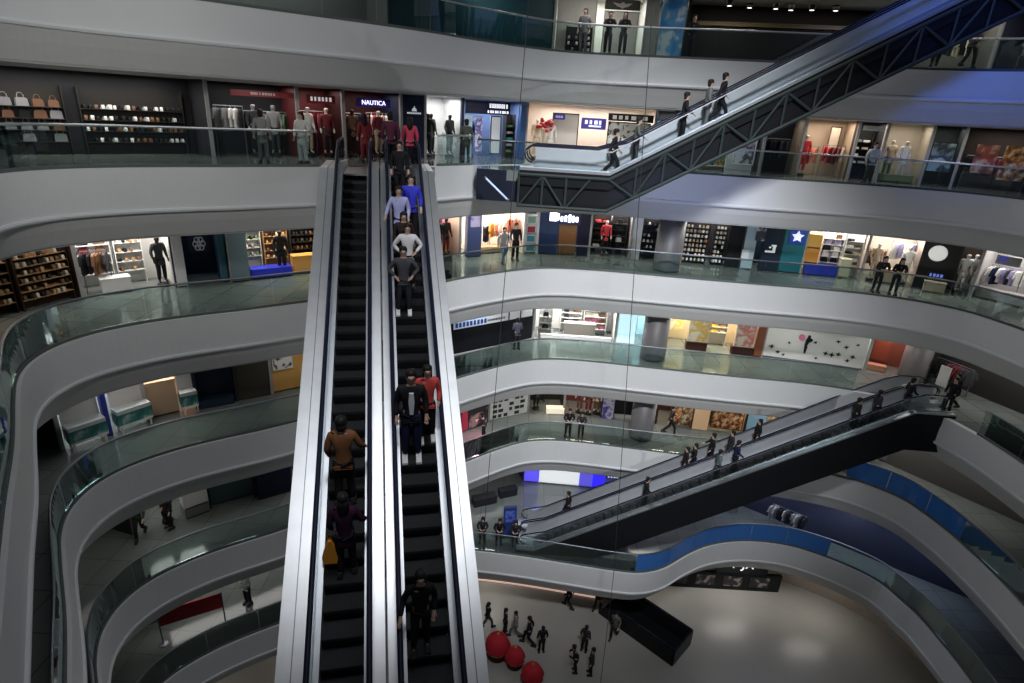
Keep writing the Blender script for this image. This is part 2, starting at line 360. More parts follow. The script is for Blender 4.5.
# thin cables hanging through the atrium
for pts, lb in (([(-.06, 20, 42), (-.10, 20, 28.2), (-.42, 20, 19), (-.65, 20, 11.5), (-.74, 20, 8.2)], 'thin dark cable hanging beside the crowded twin escalator'), ([(3.5, 20, 42), (3.66, 20, 28.2), (4.3, 20, 18), (4.99, 20, 7.4), (5.1, 20, 3.2), (5.15, 20, .2)], 'thin dark cable hanging in front of the grey columns')):
    tag(MB().tube(pts, .013, 6).obj('hanging_cable', mat('cable_black', (.03, .03, .035), .5, 0, 0, 0), None, True), lb, 'cable')
q = thing('light_rod', 'slanting pale tube fixed to the dark landing truss', 'lamp', TR(0, 0, 25.53))
MB().tube([(-1.33, 22.2, -2.25), (-.45, 22.0, -2.99)], .035, 8).obj('tube', mat('rod_blue_white', (.55, .65, .9), .3, 0, .35, 0), q, True)
MB().ball((-.45, 22, -2.99), .06).obj('end_cap', STEELD, q, True); MB().ball((-1.33, 22.2, -2.25), .05).obj('bracket', STEELD, q, True)

# ------------------------------------------------------------------ lights of the atrium, added fill spots among them
W_ = bpy.data.worlds.new('world'); bpy.context.scene.world = W_; W_.use_nodes = True
W_.node_tree.nodes['Background'].inputs[0].default_value = (.55, .62, .75, 1); W_.node_tree.nodes['Background'].inputs[1].default_value = .04
def area(name, loc, target, sx, sy, power, col=(1, 1, 1)):
    l = bpy.data.lights.new(name, 'AREA'); l.shape = 'RECTANGLE'; l.size = sx; l.size_y = sy; l.energy = power; l.color = col
    o = bpy.data.objects.new(name, l); C.objects.link(o); o.location = loc
    o.rotation_euler = (Vector(target) - Vector(loc)).to_track_quat('-Z', 'Y').to_euler(); return o
def spot(name, loc, target, ang, blend, power, col=(1, 1, 1), size=1.):
    l = bpy.data.lights.new(name, 'SPOT'); l.energy = power; l.spot_size = R(ang); l.spot_blend = blend; l.color = col; l.shadow_soft_size = size
    o = bpy.data.objects.new(name, l); C.objects.link(o); o.location = loc
    o.rotation_euler = (Vector(target) - Vector(loc)).to_track_quat('-Z', 'Y').to_euler(); return o
area('skylight', (2, 12, 44), (2, 16, 0), 14, 10, 900, (.93, .96, 1))
spot('atrium_fill_spot', (3.5, 1, 38), (4.8, 26, 16), 46, 1., 42000, (.95, .97, 1), 1.2)  # added unseen spot: brightens the middle fascias, fades towards the edges
spot('atrium_fill_spot', (-6.6, 7.2, 27.6), (-9.5, 18.5, 23.6), 95, 1., 1500, (1, .99, .95), .3)  # added unseen fill for the fascias on the left
spot('front_fill_spot', (4.5, .4, 10.3), (5.5, 26, 16.5), 84, 1., 3800, (.97, .98, 1), .25)  # added unseen frontal fill that lifts the headers under the fascias
spot('escalator_fill_spot', (-1, 5, 36), (-3.4, 11.5, 19), 34, 1., 5200, (.95, .97, 1), 1.5)  # added unseen spot to brighten the twin escalators and riders
spot('blue_show_light', (9, 8, 34), (18, 26, 30), 42, 1., 6000, (.10, .22, 1), 1.)
spot('blue_show_light', (3, 8, 20), (7.5, 26, 22.5), 26, 1., 3600, (.4, .5, 1), 1.)
# lamps in the walkway ceilings of each gallery
for k in range(1, 8):
    for s, pw in ((18, 45), (24, 55), (33.5, 70), (39, 75), (44.5, 75), (50, 60), (55, 45)):
        p = wall_at(k, s); i = min(range(len(WS)), key=lambda j: abs(WS[j] - s)); q = p - WN[i] * 1.5
        if k in (1, 2) and s > 30: q = q - WN[i] * 1.0; pw *= 1.0 if k == 1 else .5
        area('walkway_lamp', (q.x, q.y, Z(k + 1) - 2.2), (q.x, q.y, 0), 2.2, .5, pw * (.3 if s < 30 and k < 5 else .6), (1, .95, .88))
vs = bpy.context.scene.view_settings
bpy.context.scene.display_settings.display_device = 'sRGB'
vs.view_transform = 'Standard'; vs.look = 'None'; vs.gamma = 1; vs.exposure = 0.; vs.use_curve_mapping = False
# ------------------------------------------------------------------ people
SKIN = mat('skin', (.52, .34, .26), .55, 0, 0, .05); HAIRB = mat('black_hair', (.015, .013, .013), .5, 0, 0, 0)
def skin_mesh(name, V, E, m, sub=1):
    """V: list of (pos, rx, ry); E: edges; vertex 0 is the pelvis root"""
    me = bpy.data.meshes.new(name + '_rig'); me.from_pydata([v[0] for v in V], E, []); o = bpy.data.objects.new(name + '_rig', me); C.objects.link(o)
    md = o.modifiers.new('skin', 'SKIN'); md.use_smooth_shade = True
    for i, v in enumerate(V): d = me.skin_vertices[0].data[i]; d.radius = (v[1], v[2]); d.use_root = i == 0
    sm = o.modifiers.new('sub', 'SUBSURF'); sm.levels = sub; sm.render_levels = sub
    dg = bpy.context.evaluated_depsgraph_get(); dg.update()
    r = bpy.data.meshes.new_from_object(o.evaluated_get(dg)); bpy.data.objects.remove(o); bpy.data.meshes.remove(me)
    r.name = name; r.materials.clear(); r.materials.append(m)
    for p in r.polygons: p.use_smooth = True
    return r
POSE = {  # pelvis height, lean, then (knee, ankle, toe) and (elbow, wrist) for each side
 'stand': dict(k=((.10, .03, .50), (-.10, .02, .50)), a=((.11, -.02, .09), (-.11, -.02, .09)), e=((.25, -.03, 1.13), (-.25, -.03, 1.13)), w=((.25, .08, .90), (-.25, .07, .90)), lean=0),
 'walk': dict(k=((.09, .22, .52), (-.09, .02, .50)), a=((.09, .27, .10), (-.09, -.32, .17)), e=((.25, -.12, 1.14), (-.25, .06, 1.14)), w=((.24, -.14, .89), (-.23, .26, .96)), lean=.04),
 'hold': dict(k=((.10, .05, .51), (-.10, .02, .50)), a=((.12, .06, .09), (-.11, -.03, .09)), e=((.29, .03, 1.16), (-.25, -.02, 1.13)), w=((.35, .27, 1.0), (-.22, .13, .93)), lean=.02),
 'lean': dict(k=((.10, .02, .50), (-.10, .06, .51)), a=((.10, -.06, .09), (-.12, -.05, .09)), e=((.27, .18, 1.14), (-.27, .18, 1.14)), w=((.12, .40, 1.15), (-.10, .41, 1.15)), lean=.16),
 'phone': dict(k=((.10, .03, .50), (-.10, .02, .50)), a=((.11, -.02, .09), (-.11, -.02, .09)), e=((.24, .0, 1.12), (-.24, .0, 1.12)), w=((.07, .24, 1.22), (-.07, .22, 1.14)), lean=.03),
 'hips': dict(k=((.12, .04, .50), (-.12, .03, .50)), a=((.14, -.01, .09), (-.13, -.01, .09)), e=((.36, -.02, 1.16), (-.36, -.02, 1.16)), w=((.20, .10, 1.0), (-.20, .10, 1.0)), lean=0)}
_pm = {}
def person_meshes(pose, coat=False):
    if (pose, coat) in _pm: return _pm[pose, coat]
    P = POSE[pose]; L = P['lean']
    V = [((0, 0, .94), .13, .10)]; E = []
    def add(par, p, rx, ry=None): V.append((p, rx, ry or rx)); E.append((par, len(V) - 1)); return len(V) - 1
    w = add(0, (0, L * .35, 1.12), .115, .085); c = add(w, (0, L * .8, 1.32), .135, .09); n = add(c, (0, L, 1.45), .06, .055)
    h0 = add(n, (0, L * 1.1 + .01, 1.52), .055, .06); h1 = add(h0, (0, L * 1.15 + .025, 1.60), .078, .092); h2 = add(h1, (0, L * 1.15 + .015, 1.685), .066, .08)
    add(h1, (0, L * 1.15 + .125, 1.595), .016)                         # nose
    for s in (1, -1): add(h1, (s * .088, L * 1.15 + .01, 1.605), .014, .02)   # ears
    for i, s in enumerate((1, -1)):
        hp = add(0, (s * .09, 0, .88), .085); k = add(hp, P['k'][i], .058); a = add(k, P['a'][i], .04); q = P['a'][i]; add(a, (q[0] + s * .02, q[1] + .14, max(.035, q[2] - .06)), .035, .028)
        sh = add(c, (s * .18, L * .95, 1.40), .055); e = add(sh, P['e'][i], .042); wr = add(e, P['w'][i], .027)
        d = (Vector(P['w'][i]) - Vector(P['e'][i])).normalized(); sd = d.cross(Vector((0, 0, 1)) if abs(d.z) < .8 else Vector((0, 1, 0))).normalized(); bn = d.cross(sd).normalized()
        wp = Vector(P['w'][i]); pm = wp + d * .075; p_ = add(wr, tuple(pm), .034, .02)
        for f, ln in ((-1.5, .062), (-.5, .075), (.5, .07), (1.5, .055)):
            b1 = pm + sd * f * .018 + d * ln * .6; b2 = b1 + d * ln * .45 + bn * s * .018
            f1 = add(p_, tuple(b1), .009); add(f1, tuple(b2), .008)
        th = wp + d * .04 + sd * -.042; f1 = add(wr, tuple(th), .011); add(f1, tuple(th + d * .04 - sd * .01), .009)
    body = skin_mesh('person', V, E, SKIN)
    V, E = [((0, 0, .93), .15, .12)], []
    def add(par, p, rx, ry=None): V.append((p, rx, ry or rx)); E.append((par, len(V) - 1)); return len(V) - 1
    w = add(0, (0, L * .35, 1.12), .15, .115); c = add(w, (0, L * .8, 1.32), .172, .122); add(c, (0, L, 1.455), .085, .075)
    if not coat: add(0, (0, 0, .84), .155, .125)
    if coat: k = add(0, (0, .0, .78), .175, .14); add(k, (0, .01, .62), .18, .145)
    for i, s in enumerate((1, -1)):
        sh = add(c, (s * .185, L * .95, 1.395), .075); e = add(sh, P['e'][i], .06); wv = Vector(P['w'][i]); ev = Vector(P['e'][i]); add(e, tuple(ev.lerp(wv, .93)), .045)
    shirt = skin_mesh('shirt', V, E, SKIN)
    V, E = [((0, -.005, 1.02), .135, .105)], []
    def add(par, p, rx, ry=None): V.append((p, rx, ry or rx)); E.append((par, len(V) - 1)); return len(V) - 1
    for i, s in enumerate((1, -1)):
        hp = add(0, (s * .092, 0, .86), .105); k = add(hp, P['k'][i], .078); a = Vector(P['a'][i]); add(k, tuple(Vector(P['k'][i]).lerp(a, .95)), .066)
    trou = skin_mesh('trousers', V, E, SKIN)
    mb = MB(); hy = L * 1.15
    mb.lathe([(.088, -.02), (.105, .03), (.107, .08), (.09, .125), (.05, .15), (.01, .155)], 14, (0, hy - .012, 1.59), .92, 1.08)
    mb.lathe([(.07, -.08), (.09, -.03), (.096, .03)], 12, (0, hy - .045, 1.57), .95, .75); hair = mb.data('hair', HAIRB, True)
    mb = MB(); mb.lathe([(.088, -.02), (.105, .03), (.107, .08), (.09, .125), (.05, .15), (.01, .155)], 14, (0, hy - .012, 1.59), .94, 1.08)
    mb.lathe([(.06, -.28), (.10, -.18), (.105, -.06), (.1, .04)], 12, (0, hy - .06, 1.58), 1.0, .6); hair2 = mb.data('hair', HAIRB, True)
    shoes, eyes = [], []
    for i, s in enumerate((1, -1)):
        mb = MB(); a = P['a'][i]; z = a[2] - .09; M = Matrix.Translation((a[0] + s * .01, a[1], z))
        mb.prism([(-.07, 0), (.20, 0), (.20, .04), (.15, .07), (.06, .10), (.03, .13), (-.06, .13), (-.075, .05)], -.048, .048, 'x', M); shoes.append(mb.data('shoe', HAIRB))
        eyes.append(MB().ball((s * .034, hy + .105, 1.615), .012, n=8).data('eye', HAIRB))
    _pm[pose, coat] = (body, shirt, trou, hair, hair2, shoes, eyes); return _pm[pose, coat]
CL = {}
def cloth(c): return mat('cloth', c, .8, 0, 0, .1, 20)
def person(label, x, y, z, rz, pose, top, legs, long=False, coat=False, s=1., shoes=(.03, .03, .03), group=None, skin=None, hair=None, mirror=False):
    """rz: the way the person faces, degrees anticlockwise from +y"""
    body, shirt, trou, h1, h2, sho, eyes = person_meshes(pose, coat)
    M = TR(x, y, z, R(rz), s)
    if mirror: M = M @ Matrix.Diagonal((-1, 1, 1, 1))
    o = link('person', body, None, M, mat('skin', skin, .55) if skin else SKIN); tag(o, label, 'person', group)
    link('shirt' if not coat else 'coat', shirt, o, None, cloth(top)); link('trousers', trou, o, None, cloth(legs)); link('hair', h2 if long else h1, o, None, mat('hair', hair, .5, 0, 0, 0) if hair else HAIRB)
    for q in sho: link('shoe', q, o, None, cloth(shoes))
    for q in eyes if s > 1 or 'escalator' in label else (): link('eye', q, o, None, HAIRB)
    return o
BLK, NVY, GRY, WHT, DRED, RED, BRN, JEAN = (.014, .014, .017), (.015, .02, .06), (.16, .16, .17), (.68, .68, .70), (.14, .015, .03), (.55, .05, .07), (.17, .07, .03), (.10, .15, .26)
def on_main(y, lane, side):
    """a spot on the twin escalators: y along the climb from the top nose, lane centre, sideways shift"""
    n = math.floor(-y / .4); zz = -.231 * (n + 1) + .05 if y < 0 else 0
    p = TM @ Vector((lane + side, -.4 * n - .2 if y < 0 else y, zz)); return p
A1, B1 = -.02, 1.45
UPF, DNF = 12.8, 192.8
for lab, y, lane, sd, rz, pose, top, legs, kw in (
  ('person in a maroon top stepping off the top of the crowded escalator', 1.6, B1, -.34, UPF, 'stand', (.09, .012, .04), BLK, dict(s=1.08)),
  ('woman in a pinkish red top at the head of the crowded escalator', 2.1, B1, .32, UPF, 'stand', (.55, .05, .10), BLK, dict(long=True)),
  ('person in dark clothes behind the bright blue top, head of the escalator', -1.2, B1, -.12, DNF, 'stand', BLK, BLK, {}),
  ('person in a bright blue top riding down the escalator', -2.5, B1, .14, DNF, 'stand', (.03, .035, .55), BLK, dict(s=1.08)),
  ('person in a lavender shirt riding down the escalator', -3.0, B1, -.2, DNF, 'hold', (.42, .44, .75), BLK, dict(s=1.06)),
  ('person in a dark vest between the lavender shirt and the white sleeves', -3.8, B1, -.1, DNF, 'stand', (.035, .025, .02), BLK, dict(long=True)),
  ('person with white sleeves and hands on hips on the escalator', -4.3, B1, -.02, DNF, 'hips', (.72, .72, .74), BLK, {}),
  ('person in a charcoal top and white shoes in front of the white sleeves', -4.9, B1, -.16, DNF, 'hips', (.06, .06, .07), (.03, .03, .04), dict(shoes=(.8, .8, .8), s=1.02)),
  ('woman in a coral red jacket beside the man in the dark suit', -8.0, B1, .22, DNF, 'hold', (.62, .07, .06), BLK, dict(long=True, shoes=(.75, .72, .7), s=1.04, mirror=False)),
  ('man in a dark suit jacket, pale shirt and navy trousers riding down', -8.5, B1, -.14, DNF, 'stand', BLK, (.012, .018, .055), dict(s=1.22, shoes=(.7, .7, .7))),
  ('person in black low on the crowded escalator with a hand on the rail', -11.7, B1, -.14, DNF, 'hold', BLK, (.02, .02, .022), dict(s=1.0, long=True, mirror=False)),
  ('person in an orange brown jacket riding up the emptier escalator', -9.3, A1, -.02, UPF, 'hold', (.17, .065, .02), BLK, dict(s=1.16)),
  ('person in a dark plum coat riding up below the orange brown jacket', -10.6, A1, .04, UPF, 'hold', (.035, .01, .03), BLK, dict(s=1.05, long=True, coat=True))):
    p = on_main(y, lane, sd); person(lab, p.x, p.y, p.z, rz, pose, top, legs, **kw)
# the pale shirt front and tie of the man in the suit, the bag the plum coat carries
for o in [q for q in C.objects if q.name.startswith('person') and q.get('label', '').startswith('man in a dark suit')]:
    MB().prism([(-.035, 1.36), (.035, 1.36), (.05, 1.2), (.03, .97), (-.03, .97), (-.05, 1.2)], .1, .155, 'y').obj('shirt_front', cloth((.6, .62, .68)), o)
p = on_main(-10.5, A1, -.24)
bag = thing('shopping_bag', 'orange cloth bag hanging beside the person in the plum coat', 'bag', TR(p.x, p.y, p.z + .35, R(12.8)))
MB().prism([(-.12, 0), (.12, .0), (.14, .12), (.09, .32), (.03, .5), (-.02, .5), (-.08, .34), (-.14, .14)], -.06, .06, 'y').obj('body', cloth((.85, .33, .03)), bag)
MB().tube([(-.02, 0, .5), (-.03, 0, .62), (.0, 0, .68), (.03, 0, .62), (.03, 0, .5)], .01, 6).obj('handle', cloth((.5, .2, .03)), bag)
ZE = 25.53
def foot_cross(O, x, lane, up):
    """a rider of a cross escalator at world x"""
    inv = O.inverted(); d = O.to_3x3() @ Vector((0, 1, 0)); y = (x - O.translation.x) / d.x
    n = math.floor(-y / .4); p = O @ Vector((lane, -.4 * n - .2 if y < 0 else y, -.231 * (n + 1) + .05 if y < 0 else 0)); return p
CU, CD = -92.5, 87.5
for lab, x, lane, rz, pose, top, legs, kw in (
  ('dark coated person near the foot of the black cross escalator, nearer lane', 7.0, .1, CU, 'hold', BLK, BLK, dict(coat=True)),
  ('person in a grey blue jacket halfway up the black cross escalator', 10.3, .1, CU, 'stand', (.10, .13, .14), BLK, {}),
  ('person in dark navy right behind the grey blue jacket, black cross escalator', 11.2, -.1, CU, 'hold', NVY, BLK, {}),
  ('first of three dark riders near the top of the black cross escalator', 15.9, .1, CU, 'stand', BLK, BLK, {}),
  ('middle of three dark riders near the top of the black cross escalator', 16.7, .1, CU, 'stand', (.03, .03, .05), BLK, dict(long=True)),
  ('uppermost of three dark riders near the top of the black cross escalator', 17.7, .1, CU, 'hold', BLK, NVY, {}),
  ('person in black stepping onto the foot of the walkway lane', 3.6, -1.1, CD, 'walk', BLK, BLK, {}),
  ('lowest dark rider in the walkway lane of the black cross escalator', 8.9, -1.1, CD, 'stand', BLK, BLK, {}),
  ('second dark rider up the walkway lane of the black cross escalator', 9.5, -1.1, CD, 'hold', BLK, NVY, dict(mirror=True)),
  ('burly rider in black with a backpack in the walkway lane', 10.4, -1.2, CD, 'hold', BLK, BLK, dict(s=1.08, coat=True)),
  ('rider in black beside the burly one in the walkway lane', 10.9, -1.0, CD, 'stand', (.03, .03, .032), BLK, {}),
  ('lone dark rider high in the walkway lane of the black cross escalator', 12.4, -1.1, CD, 'stand', BLK, BLK, dict(long=True))):
    p = foot_cross(BLO, x, lane, 1); person(lab, p.x, p.y, p.z, rz, pose, top, legs, **kw)
for lab, x, lane, rz, pose, top, legs, kw in (
  ('person in black at the foot of the upper cross escalator', 3.3, -.2, CU - 2, 'walk', BLK, BLK, {}),
  ('person in grey green starting up the upper cross escalator', 4.4, .0, CU - 2, 'hold', (.09, .10, .09), (.05, .05, .05), {}),
  ('person in a black coat on the upper cross escalator before the column', 5.8, .0, CU - 2, 'hold', BLK, BLK, dict(coat=True)),
  ('person in a grey top, first of the pair high on the upper escalator', 6.75, -.05, CU - 2, 'stand', (.13, .14, .14), GRY, {}),
  ('person in black, second of the pair high on the upper escalator', 7.15, .1, CU - 2, 'walk', BLK, BLK, {})):
    p = foot_cross(UPO, x, lane, 1); person(lab, p.x, p.y, p.z, rz, pose, top, legs, **kw)
for lab, x, y, k, rz, pose, top, legs, kw in (
  ('person in pale top and jeans walking past the clothing store, third gallery', -.66, 27.6, 5, 200, 'walk', (.5, .5, .55), (.22, .30, .42), {}),
  ('person in a long dark coat beside the one in jeans, third gallery', -.1, 28.4, 5, 195, 'stand', BLK, BLK, dict(coat=True, s=1.05)),
  ('person in black and white leaning over the third gallery railing', 16.5, 26.1, 5, 170, 'lean', (.03, .03, .035), BLK, {}),
  ('person in dark jacket leaning on the third gallery railing near the disc sign', 17.15, 25.85, 5, 160, 'lean', BLK, BLK, dict(long=True)),
  ('person standing in front of the black hoarding on the fourth gallery', .25, 28.2, 4, 20, 'phone', (.05, .055, .08), BLK, {}),
  ('dark coated person at the top of the black cross escalator, fourth gallery', 19.6, 23.6, 4, 120, 'stand', BLK, BLK, dict(coat=True)),
  ('second person in black at the top of the black cross escalator', 20.1, 24.1, 4, 100, 'walk', BLK, (.02, .02, .03), {}),
  ('person in black by the pink lit floor of the fifth gallery', -1.2, 26.9, 3, 80, 'lean', (.05, .03, .04), BLK, dict(long=True, s=.9)),
  ('person in a black coat at the fifth gallery railing below the hoarding', 3.3, 27.7, 3, 180, 'lean', BLK, BLK, dict(coat=True, s=1.02)),
  ('companion in dark grey at the fifth gallery railing', 4.0, 27.65, 3, 170, 'lean', (.04, .04, .04), BLK, dict(long=True, s=.94)),
  ('person striding past the round column on the fifth gallery', 9.0, 28.5, 3, -95, 'walk', (.03, .025, .025), BLK, dict(s=1.08)),
  ('first of three dark figures at the railing of the lowest gallery, by the twin escalator', -.95, 24.4, 2, 180, 'lean', (.025, .03, .035), BLK, dict(long=True)),
  ('middle of three dark figures at the railing of the lowest gallery', -.1, 24.35, 2, 185, 'lean', BLK, BLK, {}),
  ('last of three dark figures at the railing of the lowest gallery, by the totem', .75, 24.3, 2, 175, 'lean', (.03, .03, .035), BLK, dict(long=True)),
  ('person in a white top deep inside the lowest gallery by the red banner', -11.0, 19.6, 2, 160, 'phone', (.62, .64, .66), (.03, .03, .035), dict(s=1.05)),
  ('person in black beside the white box on the fifth gallery', -13.2, 18.7, 3, 150, 'stand', BLK, BLK, {}),
  ('person in dark green near the white box on the fifth gallery', -14.0, 18.1, 3, 200, 'walk', (.03, .05, .03), BLK, {}),
  ('person in white on the second gallery beside the head of the escalators', -7.6, 21.0, 6, 170, 'stand', (.6, .58, .55), (.45, .45, .45), dict(long=True, coat=True)),
  ('person in a red dress near the escalator head, second gallery', -6.0, 23.2, 6, 30, 'stand', (.22, .015, .02), (.15, .012, .02), dict(long=True, coat=True)),
  ('person in a grey coat looking into the shops, second gallery', -8.8, 20.6, 6, 20, 'stand', (.25, .25, .25), (.1, .1, .1), dict(coat=True)),
  ('person in dark green by the navy storefront, second gallery', -2.4, 25.7, 6, 20, 'stand', (.07, .08, .06), (.05, .05, .05), dict(coat=True)),
  ('person in black at the white storefront of the top gallery', 3.5, 29.2, 7, 180, 'lean', (.03, .03, .035), BLK, {}),
  ('person with long hair beside the one in black, top gallery', 4.15, 29.1, 7, 175, 'lean', (.05, .04, .04), BLK, dict(long=True)),
  ('person in a grey jacket against the pale window, top gallery', 2.4, 29.2, 7, 160, 'stand', (.15, .15, .17), GRY, dict(s=1.05)),
  ('person in black by the sky picture of the top gallery', 7.1, 28.9, 7, 180, 'lean', BLK, BLK, {}),
  ('person in dark clothes on the top gallery beyond the big escalator', 16.4, 26.4, 7, 150, 'walk', BLK, BLK, {}),
  ('person in grey brown on the top gallery beyond the big escalator', 17.6, 26.2, 7, -60, 'walk', (.12, .10, .08), BLK, {}),
  ('person in a pale top by the teal poster of the second gallery', 15.2, 26.8, 6, 170, 'stand', (.5, .52, .45), (.06, .06, .06), {}),
  ('person walking on the ground floor closest to the twin escalator', -.45, 23.3, 1, -60, 'walk', BLK, (.06, .06, .07), {}),
  ('second person from the twin escalator on the ground floor, all in black', .5, 23.0, 1, -80, 'stand', BLK, BLK, {}),
  ('person in grey trousers and dark top on the ground floor', 1.05, 22.85, 1, 100, 'walk', (.20, .20, .19), GRY, {}),
  ('tall person striding in a long black coat, ground floor', 1.75, 22.4, 1, 80, 'walk', BLK, BLK, dict(coat=True, s=1.1)),
  ('person in black standing near the red stalls, ground floor', 2.4, 22.0, 1, 10, 'stand', BLK, BLK, {}),
  ('person walking under the fascia near the ground floor shop windows', 4.0, 25.0, 1, 60, 'walk', BLK, BLK, {}),
  ('lone person in the middle of the ground floor paving', 4.6, 22.2, 1, -30, 'stand', (.03, .03, .04), BLK, {}),
  ('person pushing forward in black, nearer half of the ground floor', 4.05, 21.0, 1, 90, 'lean', BLK, BLK, dict(coat=True)),
  ('person in black following close behind on the nearer ground floor', 4.8, 20.9, 1, 90, 'stand', (.04, .04, .045), BLK, {}),
  ('person in grey beside the black escalator well', 6.3, 23.2, 1, 150, 'walk', (.10, .10, .10), BLK, {}),
  ('person in dark clothes behind the black escalator well', 5.6, 25.0, 1, -30, 'walk', BLK, BLK, {}),
  ('person with a red scarf on the walkway below the white fascia end', 17.6, 25.6, 3, 100, 'stand', (.45, .03, .04), BLK, {}),
  ('person in black beside the red scarf, fifth gallery', 17.0, 25.9, 3, 80, 'stand', BLK, BLK, {})):
    person(lab, x, y, Z(k) - .015 if k > 1 else 0, rz, pose, top, legs, **kw)
# ------------------------------------------------------------------ goods
def m_shoe():
    mb = MB(); P = [(-.13, 0), (.15, 0), (.155, .03), (.11, .06), (.03, .085), (-.02, .13), (-.11, .135), (-.135, .06)]
    mb.prism(P, -.045, .045, 'y', Matrix.Rotation(R(90), 4, 'Z')); return mb.data('shoe', HAIRB)
def m_box():
    mb = MB(); mb.box((-.16, -.11, 0), (.16, .11, .13), None, .008); mb.box((-.165, -.115, .105), (.165, .115, .135), None, .004); return mb.data('shoe_box', HAIRB)
def m_bag():
    mb = MB(); mb.prism([(-.16, 0), (.16, 0), (.14, .2), (.1, .23), (-.1, .23), (-.14, .2)], -.06, .06, 'y')
    mb.tube([(-.08, 0, .22), (-.08, 0, .30), (-.04, 0, .36), (.04, 0, .36), (.08, 0, .30), (.08, 0, .22)], .012, 6); return mb.data('handbag', HAIRB)
def m_fold():
    mb = MB()
    for i in range(3): mb.box((-.15 + .004 * i, -.12, .035 * i), (.15 - .004 * i, .12, .035 * i + .033), None, .012)
    return mb.data('folded_garment', HAIRB)
def m_hang():
    mb = MB(); P = [(-.07, 0), (-.21, -.06), (-.29, -.36), (-.23, -.38), (-.17, -.2), (-.18, -.68), (.18, -.68), (.17, -.2), (.23, -.38), (.29, -.36), (.21, -.06), (.07, 0), (0, -.05)]
    mb.prism(P, -.035, .035, 'y'); mb.tube([(0, 0, -.04), (0, 0, .03), (.02, 0, .06), (0, 0, .085), (-.02, 0, .06)], .006, 5); return mb.data('garment', HAIRB)
def m_bottle():
    mb = MB(); mb.lathe([(.045, 0), (.05, .02), (.05, .14), (.03, .18), (.018, .2), (.018, .25), (.022, .26)], 10); return mb.data('bottle', HAIRB, True)
GOODS = {'shoe': (m_shoe(), 'shoe', .17), 'shoe_box': (m_box(), 'box', .36), 'handbag': (m_bag(), 'bag', .38), 'folded_garment': (m_fold(), 'garment', .34), 'garment': (m_hang(), 'garment', .2), 'bottle': (m_bottle(), 'bottle', .14)}
GN = {'shoe': 'shoe', 'shoe_box': 'shoe box', 'handbag': 'handbag', 'folded_garment': 'folded garment', 'garment': 'garment', 'bottle': 'bottle'}
K = dict(black=(.014, .014, .016), white=(.78, .77, .74), brown=(.16, .075, .035), tan=(.45, .27, .13), red=(.55, .03, .04), navy=(.012, .018, .06), blue=(.03, .06, .45), grey=(.25, .25, .26), cream=(.70, .60, .46), pink=(.65, .18, .28), coral=(.70, .20, .12), green=(.10, .20, .08), teal=(.03, .22, .24), yellow=(.75, .50, .06), purple=(.16, .08, .38), orange=(.75, .30, .05), beige=(.52, .42, .31), maroon=(.16, .015, .025), charcoal=(.05, .05, .055), lilac=(.40, .36, .60), silver=(.45, .46, .48))
def gm(c): return mat(c + '_goods', K[c], .55, 0, 0, .15, 14)
SH = mat('shelf_white', (.66, .66, .64), .5); SHD = mat('shelf_dark', (.03, .028, .026), .5); SHW = mat('shelf_wood', (.42, .25, .12), .5, 0, 0, .2, 9)
SHM = {'white': SH, 'dark': SHD, 'wood': SHW, 'brown': mat('shelf_brown', (.05, .028, .018), .6)}
MQM = {'pale': (.62, .58, .52), 'dark': (.02, .02, .022), 'grey': (.3, .3, .3)}
def frame_at(k, s0, s1, d=0.):
    a, b = wall_at(k, s0), wall_at(k, s1); rz = math.atan2(b.y - a.y, b.x - a.x); w = (b - a).length
    return Matrix.Translation((a.x, a.y, Z(k) - .015)) @ Matrix.Rotation(rz, 4, 'Z'), w
PARTW = mat('shop_partition', (.30, .30, .30), .6, 0, 0, .03)
def lettering(txt, size, m, parent, M, name='lettering'):
    cu = bpy.data.curves.new(name, 'FONT'); cu.body = txt; cu.size = size; cu.extrude = .012; cu.align_x = 'CENTER'; cu.align_y = 'CENTER'; cu.materials.append(m)
    o = bpy.data.objects.new(name + '_curve', cu); C.objects.link(o); dg = bpy.context.evaluated_depsgraph_get(); dg.update(); me = bpy.data.meshes.new_from_object(o.evaluated_get(dg)); bpy.data.objects.remove(o); bpy.data.curves.remove(cu)
    if not me.materials: me.materials.append(m)
    return link(name, me, parent, M)
FACE = Matrix.Rotation(R(90), 4, 'X')                       # lettering that faces the walkway (-y)
